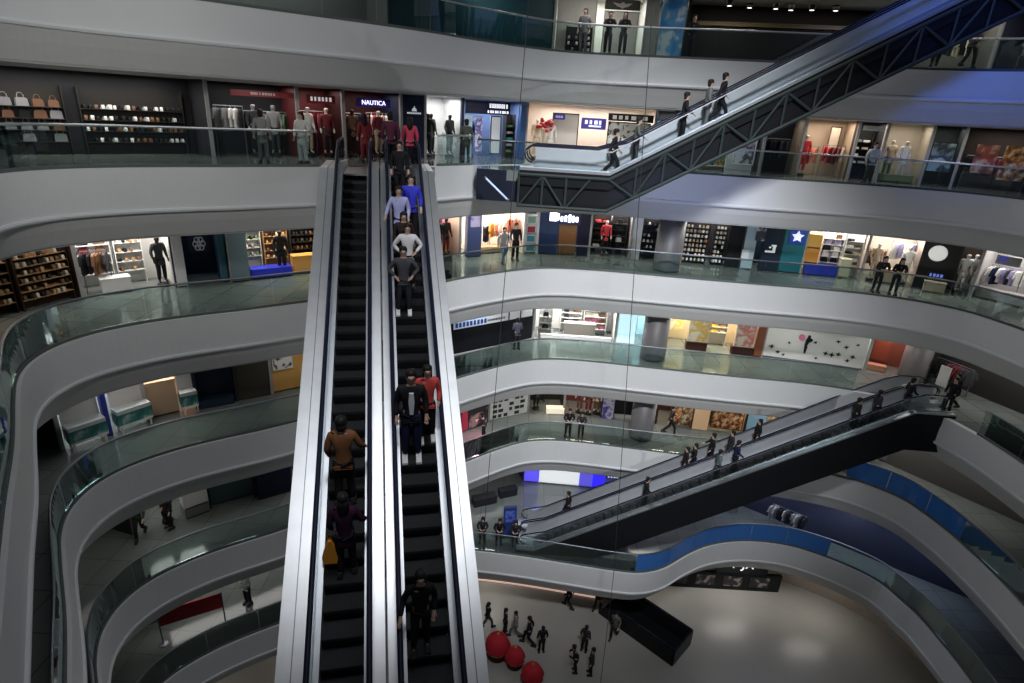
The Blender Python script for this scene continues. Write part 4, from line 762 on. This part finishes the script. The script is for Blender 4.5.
shop(5, 50.1, 52.9, 'cream goods shop', (.66, .56, .48), 42, [('bx', 50.2, 50.85, .2, .6, .55, 1.3, (.60, .28, .05), 'crate', 'crate', 'lower orange crate'), ('bx', 50.2, 50.85, .2, .6, 1.32, 2.0, (.62, .36, .08), 'crate', 'crate', 'upper orange crate on the lower one'), ('bx', 50.3, 51.8, -.05, .35, 0, .55, (.015, .035, .42), 'plinth', 'plinth', 'blue display plinth'), ('sh', 51.0, 52.0, .6, 2.1, 5, 'handbag', ['brown', 'black', 'pink', 'white', 'lilac'], 'white', .6), ('sh', 52.05, 52.85, .5, 2.1, 5, 'folded_garment', ['brown', 'black', 'cream', 'white'], 'white', .5), ('bx', 51.9, 52.4, .1, .5, 0, .95, (.55, .56, .40), 'plinth', 'plinth', 'pale yellow green block')], (1, .92, .82))
shop(5, 52.9, 55.2, 'crowded garment shop', (.52, .46, .40), 40, [('rk', 53.0, 53.9, 1.5, ['brown', 'black', 'white', 'brown']), ('rk', 54.0, 55.0, 2.0, ['white', 'lilac', 'white', 'purple'], .7), ('mq', 53.4, .3, 'pale', 'beige', 'beige', 'mannequin in beige'), ('mq', 54.75, .4, 'pale', 'white', 'cream', 'mannequin in pale pink tones'), ('bx', 53.5, 54.3, .1, .5, 0, .7, (.5, .38, .28), 'crate', 'crate', 'tan block')], (1, .9, .8))
shop(5, 55.2, 56.6, 'black storefront with round sign', (.02, .018, .018), 8, [('bx', 55.2, 56.6, .0, .2, .0, 2.5, (.014, .013, .014), 'wall_cladding', 'panel', 'black wall panel'), ('ob', 55.75, disc, -.02, 1.75), ('tx', 55.6, 56.3, .62, .85, -.02, (.012, .014, .04), blocks(4, .1, .9, .2, .8, 3), (.15, .22, .7), .6, 'small blue lettering below the round sign'), ('bx', 55.55, 56.4, -.55, -.2, 0, .5, (.48, .42, .30), 'bench', 'bench', 'pale cream bench')], side=(.02, .02, .02))
shop(5, 56.6, 57.4, 'dark window with white sculpture', (.05, .035, .03), 22, [('mq', 56.9, .4, 'pale', 'white', 'white', 'white bent sculpture figure'), ('mq', 57.2, .7, 'pale', 'silver', 'white', 'white upright sculpture figure')], side=(.02, .02, .02))
shop(5, 57.4, 60.0, 'pale shop at the curve', (.40, .38, .38), 24, [('tx', 57.9, 58.8, 1.7, 2.1, .1, (.40, .42, .45), [(.1, .45, .3, .9)], (.10, .10, .45), .3, 'pale sign with a violet mark'), ('rk', 57.6, 58.8, 1.5, ['navy', 'charcoal', 'lilac', 'white']), ('bx', 57.5, 59.4, .3, .8, 0, .5, (.36, .34, .34), 'table', 'table', 'pale low table')])
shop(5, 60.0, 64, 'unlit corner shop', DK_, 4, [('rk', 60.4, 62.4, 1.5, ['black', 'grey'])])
# ---- fourth gallery down
shop(4, 11.0, 15.2, 'shuttered unit', (.05, .05, .055), 0, [])
shop(4, 15.2, 18.35, 'white kiosk row', (.50, .52, .52), 20, [('ob', 15.35, stand((.58, .58, .58), 'teal fronted stand below the red marked card'), -.45, 0), ('bx', 16.72, 16.9, -.15, .15, 0, 1.9, (.02, .03, .30), 'post_cladding', 'panel', 'bright blue narrow post'), ('ob', 17.08, stand((.66, .64, .62), 'teal fronted stand after the blue post'), -.4, 0), ('ps', 15.5, 16.3, 1.0, 1.6, .08, blot('red_mark', ((.6, .58, .57), (.5, .12, .14), (.6, .58, .57)), 2.), None, 'poster', 'poster', 'white card with a red mark')], (.95, 1, 1))
shop(4, 18.35, 20.15, 'peach walled unit', (.62, .40, .25), 30, [('bx', 18.4, 19.5, .15, .4, 0, 1.42, (.62, .42, .28), 'wall_cladding', 'panel', 'plain peach panel'), ('ob', 19.55, lambda M, w: [stand((.68, .68, .7), 'narrow teal fronted stand')(M @ Matrix.Diagonal((.5, 1, 1, 1)), w)], -.3, 0)], (1, .92, .85), side=(.4, .4, .4))
shop(4, 20.15, 21.65, 'navy closed unit', (.012, .018, .035), 2, [('bx', 20.25, 21.6, .3, .5, 0, 2.4, (.012, .018, .035), 'wall_cladding', 'panel', 'navy wall panel'), ('bx', 20.2, 21.5, -.1, .25, 0, .35, (.02, .035, .06), 'bench', 'bench', 'low navy bench')], side=(.02, .03, .05))
shop(4, 21.65, 22.95, 'brown grey unit', (.05, .045, .035), 4, [('bx', 21.7, 22.9, .05, .25, 0, 2.4, (.055, .05, .036), 'wall_cladding', 'panel', 'brown grey wall panel')], side=(.03, .03, .03))
shop(4, 22.95, 24.4, 'orange wooden unit', (.62, .33, .09), 34, [('bx', 23.0, 24.4, .15, .35, 0, 2.4, SHW if False else (.66, .36, .10), 'wall_cladding', 'panel', 'orange wooden wall panel'), ('ps', 23.05, 23.85, 1.05, 1.9, .05, BW, (.66, .64, .6), 'picture_frame', 'picture', 'white framed black and white picture')], (1, .88, .66))
shop(4, 24.4, 31.4, 'plain rear unit', (.10, .10, .11), 8, [('rk', 25.5, 27.5, 1.5, ['grey', 'black'])])
def hoarding(M, where):
    T = thing('hoarding', 'long black hoarding with a white and blue lettered band, ' + where, 'hoarding', M); w = 5.0
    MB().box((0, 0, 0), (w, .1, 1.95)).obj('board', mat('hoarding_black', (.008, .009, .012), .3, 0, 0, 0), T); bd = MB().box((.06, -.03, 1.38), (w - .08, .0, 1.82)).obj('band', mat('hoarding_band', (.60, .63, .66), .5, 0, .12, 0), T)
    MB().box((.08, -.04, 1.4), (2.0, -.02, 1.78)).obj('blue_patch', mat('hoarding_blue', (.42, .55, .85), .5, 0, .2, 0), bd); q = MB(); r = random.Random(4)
    x = .16
    while x < 1.9: q.box((x, -.055, 1.46), (x + .13, -.035, 1.7)); x += .21
    while x < 3.1: q.box((x, -.055, 1.52), (x + .06, -.035, 1.62)); x += .1
    q.obj('lettering', mat('band_letters', (.03, .05, .16), .5, 0, 0, 0), bd)
    for x in (3.35, 4.1): MB().box((x, -.06, 1.36), (x + .05, -.02, 1.95)).obj('divider', BLACKP, T)
    MB().box((0, -.05, -.0), (w, .0, .06)).obj('skirting', mat('skirt_pale', (.45, .45, .43), .5), T)
shop(4, 31.4, 36.9, 'hoarded unit', (.25, .25, .25), 6, [('ob', 31.55, hoarding, -.15, 0)], side=False)
shop(4, 36.9, 41.4, 'white bag store', (.72, .70, .68), 56, [('sh', 37.15, 37.9, .45, 1.5, 3, 'handbag', ['black', 'black', 'grey'], 'white', .3), ('sh', 38.4, 39.6, .55, 1.8, 4, 'handbag', ['black', 'brown', 'black', 'charcoal', 'pink'], 'white', 1.2), ('sh', 39.7, 41.0, .35, 1.8, 4, 'handbag', ['black', 'brown', 'pink', 'black', 'cream'], 'white', 1.0), ('bx', 38.6, 40.3, .35, .8, 0, .85, (.36, .33, .30), 'counter', 'counter', 'grey brown counter'), ('bx', 37.3, 41.2, -.02, .12, 0, .25, (.74, .73, .71), 'plinth', 'plinth', 'long low white plinth')], (1, .98, .95), side=(.5, .5, .5))
shop(4, 41.4, 44.1, 'cyan lit doorway', (.45, .62, .68), 40, [('ps', 41.45, 42.5, .0, 2.4, .1, mat('cyan_light_panel', (.55, .82, .90), .4, 0, .75, 0), (.6, .7, .75), 'lightbox', 'panel', 'glowing pale cyan door panel')], (.75, .95, 1))
shop(4, 44.1, 49.2, 'beige shop', (.66, .54, .36), 44, [('ps', 44.2, 45.1, .7, 1.8, 1.2, blot('yellow_print', ((.72, .66, .5), (.75, .55, .12), (.72, .68, .55)), 2.4), None, 'poster', 'poster', 'yellow patched picture next to the column'), ('bx', 45.25, 46.35, .1, .5, 0, .45, (.05, .02, .015), 'cabinet', 'cabinet', 'dark brown base cabinet'), ('ps', 45.25, 46.35, .48, 1.75, .15, blot('case_print', ((.74, .70, .58), (.70, .45, .08), (.74, .72, .62)), 1.8), (.74, .72, .66), 'display_case', 'case', 'white display case with a yellow shelf'), ('sh', 46.5, 47.5, .8, 1.7, 3, 'folded_garment', ['yellow', 'cream', 'white', 'tan'], 'white', 1.1), ('bx', 47.65, 48.9, .1, .5, 0, .42, (.045, .018, .014), 'cabinet', 'cabinet', 'second dark brown base cabinet'), ('ps', 47.7, 48.75, .45, 1.75, .15, blot('pink_print', ((.74, .70, .64), (.60, .20, .16), (.72, .66, .60)), 1.8), (.72, .70, .66), 'display_case', 'case', 'white display case with red patches'), ('bx', 48.8, 49.2, .0, .3, 0, 2.4, (.18, .06, .03), 'post_cladding', 'panel', 'red brown post')], (1, .88, .64))
shop(4, 49.2, 54.25, 'bird wall', (.70, .71, .70), 34, [('bx', 49.25, 54.2, .25, .4, 0, 2.4, (.72, .73, .72), 'wall_cladding', 'panel', 'long white wall panel'), ('ob', 49.3, birds, .25, 0)])
shop(4, 54.25, 56.3, 'red brown unit', (.20, .05, .03), 26, [('bx', 54.3, 55.2, .5, .9, 0, .3, (.5, .25, .16), 'bench', 'bench', 'salmon bench'), ('ps', 54.5, 55.2, .4, 1.6, 1.2, (.26, .06, .03), None, 'poster', 'poster', 'plain red picture')], (1, .8, .7))
shop(4, 56.3, 64, 'dark curve unit', (.03, .028, .028), 10, [('ps', 57.5, 58.0, .4, 1.4, .0, (.55, .56, .56), None, 'poster', 'poster', 'small leaning white card'), ('rk', 56.7, 58.5, 1.4, ['black', 'maroon', 'charcoal'])])
# ---- fifth gallery down
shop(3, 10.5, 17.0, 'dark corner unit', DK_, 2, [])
shop(3, 17.0, 20.0, 'white box unit', (.10, .10, .10), 12, [('ps', 17.1, 17.65, .5, 1.5, .1, (.52, .52, .51), None, 'poster', 'poster', 'white upright card'), ('bx', 18.95, 19.95, -.15, .6, 0, .45, (.16, .155, .15), 'cabinet', 'cabinet', 'grey base box'), ('bx', 18.95, 19.95, -.15, .6, .47, 1.5, (.56, .55, .53), 'cabinet', 'cabinet', 'white upper box on the grey one'), ('mq', 18.3, .2, 'dark', 'green', 'black', 'dark mannequin in green')])
shop(3, 20.0, 21.85, 'dark teal glazed unit', (.03, .055, .06), 8, [('bx', 20.05, 21.8, .2, .35, 0, 2.4, (.035, .065, .075), 'wall_cladding', 'panel', 'dark teal wall panel')], (.7, .9, 1), side=(.02, .02, .02))
shop(3, 21.85, 24.2, 'navy boxed unit', (.01, .013, .03), 2, [('bx', 21.9, 23.3, -.35, .6, 0, 2.2, (.010, .013, .03), 'cabinet', 'cabinet', 'big navy black box'), ], side=(.02, .02, .03))
shop(3, 24.2, 31.0, 'plain dark unit', (.06, .06, .065), 4, [])
shop(3, 31.0, 34.3, 'dark poster unit', (.03, .028, .032), 12, [('bx', 32.35, 32.72, -.1, .1, 0, 2.0, (.55, .04, .09), 'post_cladding', 'panel', 'bright red post'), ('ps', 32.8, 34.2, .0, 1.7, -.05, blot('figure_print', ((.02, .018, .025), (.02, .018, .025), (.4, .25, .26)), 1.4), (.015, .015, .02), 'poster', 'poster', 'large black poster with a pale figure')], (1, .6, .65), side=False)
shop(3, 34.3, 36.9, 'lettered board unit', (.06, .06, .06), 14, [('tx', 34.35, 36.75, .15, 1.75, -.1, (.62, .63, .62), grid(5, 6, 3), (.03, .035, .035), 0, 'white board with rows of black lettering')])
shop(3, 36.9, 39.0, 'dark cafe unit', (.03, .025, .022), 18, [('bx', 38.0, 39.0, -.1, .3, 0, .38, mat('counter_glow', (.85, .75, .58), .4, 0, .6, 0), 'counter', 'counter', 'glowing white low counter'), ('mq', 37.4, .5, 'dark', 'charcoal', 'black', 'dark mannequin with a pale head'), ('sh', 37.1, 38.0, .6, 1.7, 3, 'bottle', ['grey', 'brown', 'white'], 'dark')], (1, .85, .65))
shop(3, 39.0, 41.2, 'dark red figure shop', (.11, .022, .016), 26, [('mq', 39.9, .4, 'pale', 'maroon', 'brown', 'mannequin in maroon nearest the cafe'), ('mq', 40.4, .3, 'pale', 'brown', 'maroon', 'mannequin in brown'), ('mq', 40.9, .5, 'pale', 'cream', 'brown', 'mannequin in cream'), ('ps', 39.6, 40.6, 1.2, 1.7, .9, (.04, .02, .2), None, 'poster', 'poster', 'dark violet picture')], (1, .75, .6))
shop(3, 41.2, 44.3, 'black unit with violet banner', (.02, .02, .022), 12, [('ps', 41.2, 41.85, .0, 1.7, -.05, blot('violet_banner', ((.14, .10, .42), (.62, .60, .72), (.10, .06, .35)), 2.2), None, 'banner', 'banner', 'violet and white upright banner'), ('bx', 41.95, 44.2, .0, .4, 0, .16, (.5, .5, .48), 'plinth', 'plinth', 'low pale plinth'), ('bx', 41.9, 44.2, .5, .7, 0, 2.4, (.015, .015, .016), 'wall_cladding', 'panel', 'black wall panel')], side=(.02, .02, .02))
shop(3, 44.3, 46.3, 'dark food counter', (.06, .025, .015), 22, [('ps', 45.05, 45.65, .12, 1.5, .0, FOOD, None, 'poster', 'poster', 'brown and orange food picture closest to the column'), ('ps', 45.7, 46.25, .12, 1.5, .0, PIC, None, 'poster', 'poster', 'food picture next to the peach arch')], (1, .8, .6), side=(.05, .02, .01))
def arch(M, where):
    T = thing('arch_board', 'peach panel with a rounded top between food pictures, ' + where, 'panel', M); P = [(-.42, 0), (.42, 0), (.42, 1.2)] + [(.42 * math.cos(R(a)), 1.2 + .3 * math.sin(R(a))) for a in range(15, 180, 15)] + [(-.42, 1.2)]
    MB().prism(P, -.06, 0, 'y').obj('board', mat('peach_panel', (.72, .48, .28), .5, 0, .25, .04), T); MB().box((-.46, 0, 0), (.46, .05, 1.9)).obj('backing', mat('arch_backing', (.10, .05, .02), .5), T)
shop(3, 46.3, 49.2, 'orange food shop', (.22, .10, .03), 36, [('ob', 46.75, arch, -.05, 0), ('ps', 47.3, 49.05, .15, 1.5, .05, FOOD, (.08, .03, .015), 'poster', 'poster', 'wide orange and brown food picture'), ('sh', 47.4, 49.0, .4, 1.6, 3, 'bottle', ['orange', 'red', 'cream', 'black'], 'dark', .6)], (1, .8, .5), side=(.05, .02, .01))
shop(3, 49.2, 52.5, 'pale picture shop', (.30, .22, .15), 30, [('ps', 49.25, 50.2, .05, 1.8, -.02, (.28, .50, .68), None, 'display_board', 'panel', 'plain sky blue panel'), ('ps', 50.3, 51.3, .1, 1.7, .0, PIC, None, 'poster', 'poster', 'white and brown picture next to the sky blue panel'), ('ps', 51.45, 52.4, .1, 1.7, .0, blot('orange_print', ((.62, .30, .05), (.72, .45, .12), (.10, .05, .03)), 2.), None, 'poster', 'poster', 'orange picture near the escalator')], (1, .9, .75), side=(.05, .03, .02))
shop(3, 52.5, 64, 'dim far unit', (.07, .065, .06), 6, [('rk', 54, 56, 1.4, ['black', 'red', 'grey'])])
# ---- lowest gallery
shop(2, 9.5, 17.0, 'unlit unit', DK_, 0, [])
shop(2, 17.0, 24.2, 'red banner unit', (.04, .035, .035), 8, [('bx', 17.0, 18.2, -.6, .0, 0, .8, (.20, .26, .30), 'cabinet', 'cabinet', 'pale blue grey cabinet')])
shop(2, 24.2, 33.0, 'plain unit', (.05, .05, .055), 3, [])
shop(2, 33.0, 36.95, 'dark rear unit', (.02, .022, .03), 3, [('bx', 33.2, 34.6, -1.5, -1.0, 0, .5, (.02, .022, .026), 'cabinet', 'cabinet', 'black kiosk cabinet'), ('bx', 34.9, 36.0, -1.2, -.8, 0, .5, (.018, .02, .024), 'cabinet', 'cabinet', 'second black kiosk cabinet')], side=(.02, .02, .02))
shop(2, 36.95, 42.95, 'lit storefront', (.03, .03, .10), 26, [('bx', 36.97, 37.85, -.05, .2, 0, 1.9, mat('blue_light_panel', (.10, .08, .75), .4, 0, 1.0, 0), 'lightbox', 'panel', 'glowing blue panel beside the white one, closer to the twin escalators'), ('bx', 37.88, 40.3, -.05, .2, 0, 1.9, mat('white_light_panel', (.80, .84, .86), .4, 0, .75, 0), 'lightbox', 'panel', 'long glowing white panel'), ('bx', 40.33, 41.1, -.05, .2, 0, 1.9, mat('blue_light_panel2', (.10, .09, .62), .4, 0, .9, 0), 'lightbox', 'panel', 'glowing blue panel next to the white one'), ('bx', 41.12, 41.85, -.05, .2, 0, 1.9, mat('blue_light_panel3', (.03, .02, .80), .4, 0, 1.1, 0), 'lightbox', 'panel', 'deep blue glowing panel'), ('tx', 41.9, 42.9, .75, 1.1, -.02, (.02, .025, .05), blocks(5, .08, .94, .15, .85, 11), (.75, .8, .85), .8, 'dark sign with white lettering by the column')], (.2, .2, 1), side=(.05, .05, .3))
shop(2, 42.95, 46.0, 'violet unit', (.05, .03, .16), 14, [('bx', 44.6, 45.4, -.05, .2, .2, 1.7, mat('violet_light_panel', (.14, .08, .85), .4, 0, 1.0, 0), 'lightbox', 'panel', 'glowing violet panel'), ('rk', 43.2, 44.4, 1.4, ['black', 'purple', 'grey'])], (.6, .5, 1), side=(.02, .02, .05))
shop(2, 46.0, 64, 'dim blue unit', (.03, .035, .06), 6, [('rk', 48, 50, 1.5, ['black', 'white', 'blue']), ('rk', 52, 54, 1.5, ['black', 'grey'])], (.6, .7, 1))
# ---- top gallery
shop(7, 14, 29.0, 'plain dim shop', (.16, .16, .16), 6, [('rk', 18, 20, 1.5, ['grey', 'black'])])
shop(7, 29.0, 36.85, 'dark teal glazed shop', (.01, .05, .065), 5, [('bx', 29.1, 36.8, .1, .25, 0, 2.5, (.008, .045, .06), 'wall_cladding', 'panel', 'long dark teal wall panel')], (.5, .9, 1), side=(.01, .03, .04))
shop(7, 36.85, 41.0, 'pale storefront', (.50, .49, .45), 26, [('ps', 36.95, 38.75, .0, 2.45, .3, (.52, .51, .47), (.30, .30, .28), 'window_display', 'panel', 'wide pale panel'), ('sh', 37.4, 38.6, .2, .9, 3, 'shoe', ['black', 'white', 'grey'], 'dark', -.2), ('ps', 39.1, 40.7, .0, 1.95, .3, (.55, .54, .50), (.32, .31, .29), 'window_display', 'panel', 'pale panel under the winged emblem'), ('ob', 39.9, lambda M, w: (lambda T: (MB().box((-.8, .01, -.2), (.8, .04, .22)).obj('board', mat('emblem_board', (.06, .055, .05), .5), T), MB().prism([(-.45, .08), (-.1, .04), (-.05, .1), (.05, .1), (.1, .04), (.45, .08), (.25, -.06), (.08, -.1), (0, -.16), (-.08, -.1), (-.25, -.06)], -.02, .01, 'y').obj('emblem', mat('emblem_grey', (.4, .39, .36), .5), T)))(thing('shop_sign', 'grey winged emblem on a dark board, ' + w, 'sign', M)), .25, 2.2)], (1, 1, .95))
shop(7, 41.0, 42.85, 'sky picture bay', (.10, .10, .10), 14, [('bx', 41.0, 41.55, .0, .3, 0, 2.5, (.26, .27, .25), 'post_cladding', 'panel', 'grey green post'), ('ps', 41.65, 42.75, .0, 2.5, .1, blot('sky_picture', ((.03, .22, .60), (.10, .32, .62), (.55, .66, .74)), 1.6), None, 'poster', 'poster', 'tall blue and white sky picture')])
shop(7, 42.85, 51.8, 'dark lounge', (.012, .011, .010), 2, [('bx', 43.2, 50.5, .4, .8, 0, 1.5, (.015, .013, .011), 'counter', 'counter', 'long black bar counter'), ('bx', 43.2, 50.5, .38, .8, 1.55, 1.72, (.12, .085, .03), 'pelmet', 'panel', 'dim gold strip over the bar counter')], side=(.01, .01, .01))
shop(7, 51.8, 55.4, 'dim grey shop', (.14, .135, .12), 12, [('rk', 52.2, 53.2, 1.5, ['black', 'grey', 'beige']), ('rk', 53.6, 54.8, 1.5, ['charcoal', 'cream', 'black'])])
shop(7, 55.4, 64, 'dim blue end shop', (.03, .035, .06), 4, [('rk', 56, 58, 1.5, ['black', 'grey'])])
for i, (s_, v_, h_) in enumerate(((44.6, .3, 2.35), (45.6, .9, 2.4), (46.6, .3, 2.3), (47.3, .5, 2.3), (48.1, .2, 2.28), (49.2, .6, 2.35))):
    F_, W_ = frame_at(7, s_, s_ + 1); T = thing('downlight', 'white downlight, %s along the dark lounge ceiling, top gallery' % ORD[i], 'lamp', F_ @ Matrix.Translation((0, v_, h_)), 'downlights of the dark lounge')
    MB().lathe([(.11, .0), (.13, .04), (.13, .2)], 14).obj('housing', SHD, T, True); MB().lathe([(.10, -.012), (.10, -.002)], 14).obj('diffuser', mat('downlight_glow', (1, .96, .9), .4, 0, 2.0, 0), T)
T = thing('banner_stand', 'long red banner stretched between two posts on the lowest gallery by the curve', 'banner', TR(-13.45, 17.3, Z(2) - .015, R(30)))
MB().box((0, -.02, .95), (2.3, .02, 1.7)).obj('banner', cloth((.40, .02, .03)), T)
for x in (0, 2.3): MB().tube([(x, 0, 0), (x, 0, 1.75)], .03, 8).obj('post', STEELD, T); MB().lathe([(.18, 0), (.18, .03), (.05, .05)], 14, (x, 0, 0)).obj('base', STEELD, T)
# ---- ground floor: shop wall below the lowest gallery, red stalls, the blue totem above them
WG = offs([p for p in edge(2) if p.y > 7], 3.0)
struct(sweep(WG, [(0, 0), (0, 2.6), (.2, 2.6), (.2, 0)], 0).obj('wall_ground', mat('ground_wall', (.30, .26, .22), .6, 0, 0, .05)))
gw = [p for p in WG if -2.5 < p.x < 6.2 and p.y > 22]
t = thing('window_glow_strip', 'thin warm glowing strip in place of lit shop windows, ground floor', 'lamp', TR(0, 0, 0)); sweep(gw, [(-.05, .02), (-.05, .12), (-.01, .12), (-.01, .02)], 0).obj('diffuser', mat('strip_glow', (1, .66, .56), .4, 0, .45, 0), t); sweep(gw, [(-.07, .0), (-.07, .02), (0, .02), (0, .0)], 0).obj('housing', STEELD, t)  # glowing strip added to stand for the lit foot of the shop windows
p0, p1 = Vector((8.0, 26.4)), Vector((13.6, 28.4)); rz = math.atan2(p1.y - p0.y, p1.x - p0.x)
T = thing('shop_sign', 'white letters on the black ground floor storefront under the wavy fascia', 'sign', TR(14.1, 26.9, 1.9, R(0)))
MB().box((-1.5, 0, -.55), (1.5, .08, .55)).obj('board', BLACKP, T); lettering('F JX', .75, mat('ground_letters', (.7, .72, .75), .4, 0, .35, 0), T, Matrix.Translation((0, -.02, .1)) @ FACE)
T = thing('storefront', 'black storefront with dim showcases, ground floor under the wavy fascia', 'storefront', TR(12.6, 27.05, 0, R(0)))
MB().box((-3, 0, 0), (4, .2, 1.18)).obj('body', BLACKP, T); MB().box((-3, 0, 2.32), (4, .2, 2.55)).obj('header', BLACKP, T)
for i in range(4): MB().box((-2.6 + i * 1.6, -.03, .3), (-1.5 + i * 1.6, 0, 1.0)).obj('showcase', blot('dim_showcase', ((.015, .015, .018), (.02, .02, .02), (.28, .24, .22)), 2.5), T)
def stall(x, y, r, h, label):
    T = thing('draped_stall', label, 'stall', TR(x, y, 0)); MB().lathe([(r * .9, 0), (r * .93, .1), (r * .9, h * .6), (r * .7, h * .75)], 20).obj('base', mat('stall_base', (.05, .012, .012), .6), T, True)
    q = MB(); n = 32; prof = [(1.12, .42), (1.0, .62), (.82, .80), (.50, .90), (.30, .93), (.10, 1.0)]
    rings = [[q.bm.verts.new((r * a * (1 + .13 * math.sin(8 * 2 * math.pi * k / n) * (1 - b)) * math.cos(2 * math.pi * k / n), r * a * (1 + .13 * math.sin(8 * 2 * math.pi * k / n) * (1 - b)) * math.sin(2 * math.pi * k / n), h * b)) for k in range(n)] for a, b in prof]
    for i in range(len(rings) - 1):
        for k in range(n): q.bm.faces.new((rings[i][k], rings[i][(k + 1) % n], rings[i + 1][(k + 1) % n], rings[i + 1][k]))
    q.bm.faces.new(rings[-1]); q.obj('drape', cloth((.45, .012, .025)), T, True)
    MB().lathe([(r * .9, h * .30), (r * .97, h * .30), (r * .97, h * .36), (r * .9, h * .36)], 32).obj('gold_band', mat('gold_trim', (.6, .36, .08), .35, .6), T, True)
    MB().ball((0, 0, h * 1.03), .07).obj('finial', mat('gold_trim', (.6, .36, .08), .35, .6), T, True)
stall(.15, 21.7, .58, 1.35, 'largest red draped stall with a gold band, beside the twin escalator')
stall(1.05, 21.2, .45, 1.1, 'smaller red draped stall in front of the largest one')
stall(1.9, 20.3, .5, 1.1, 'red draped stall nearest the open ground floor')
T = thing('totem_sign', 'dark blue totem at the foot of the black cross escalator', 'sign', TR(.42, 25.0, Z(2) - .015, R(10)))
MB().box((-.34, -.1, .05), (.34, .1, 1.9), None, .03).obj('panel', mat('totem_blue', (.02, .04, .16), .35, 0, .06, .1), T); MB().box((-.4, -.16, 0), (.4, .16, .06)).obj('base', BLACKP, T); MB().box((-.26, -.115, 1.0), (.26, -.1, 1.7)).obj('screen', blot('totem_print', ((.02, .05, .25), (.06, .10, .40), (.02, .03, .12)), 3., emit=.3), T)
# pink glow of the boutique on the fifth gallery
spot('boutique_glow', (-1.6, 28.2, Z(4) - 2.5), (-1.4, 26.2, Z(3)), 80, .8, 420, (1, .25, .38), .2)
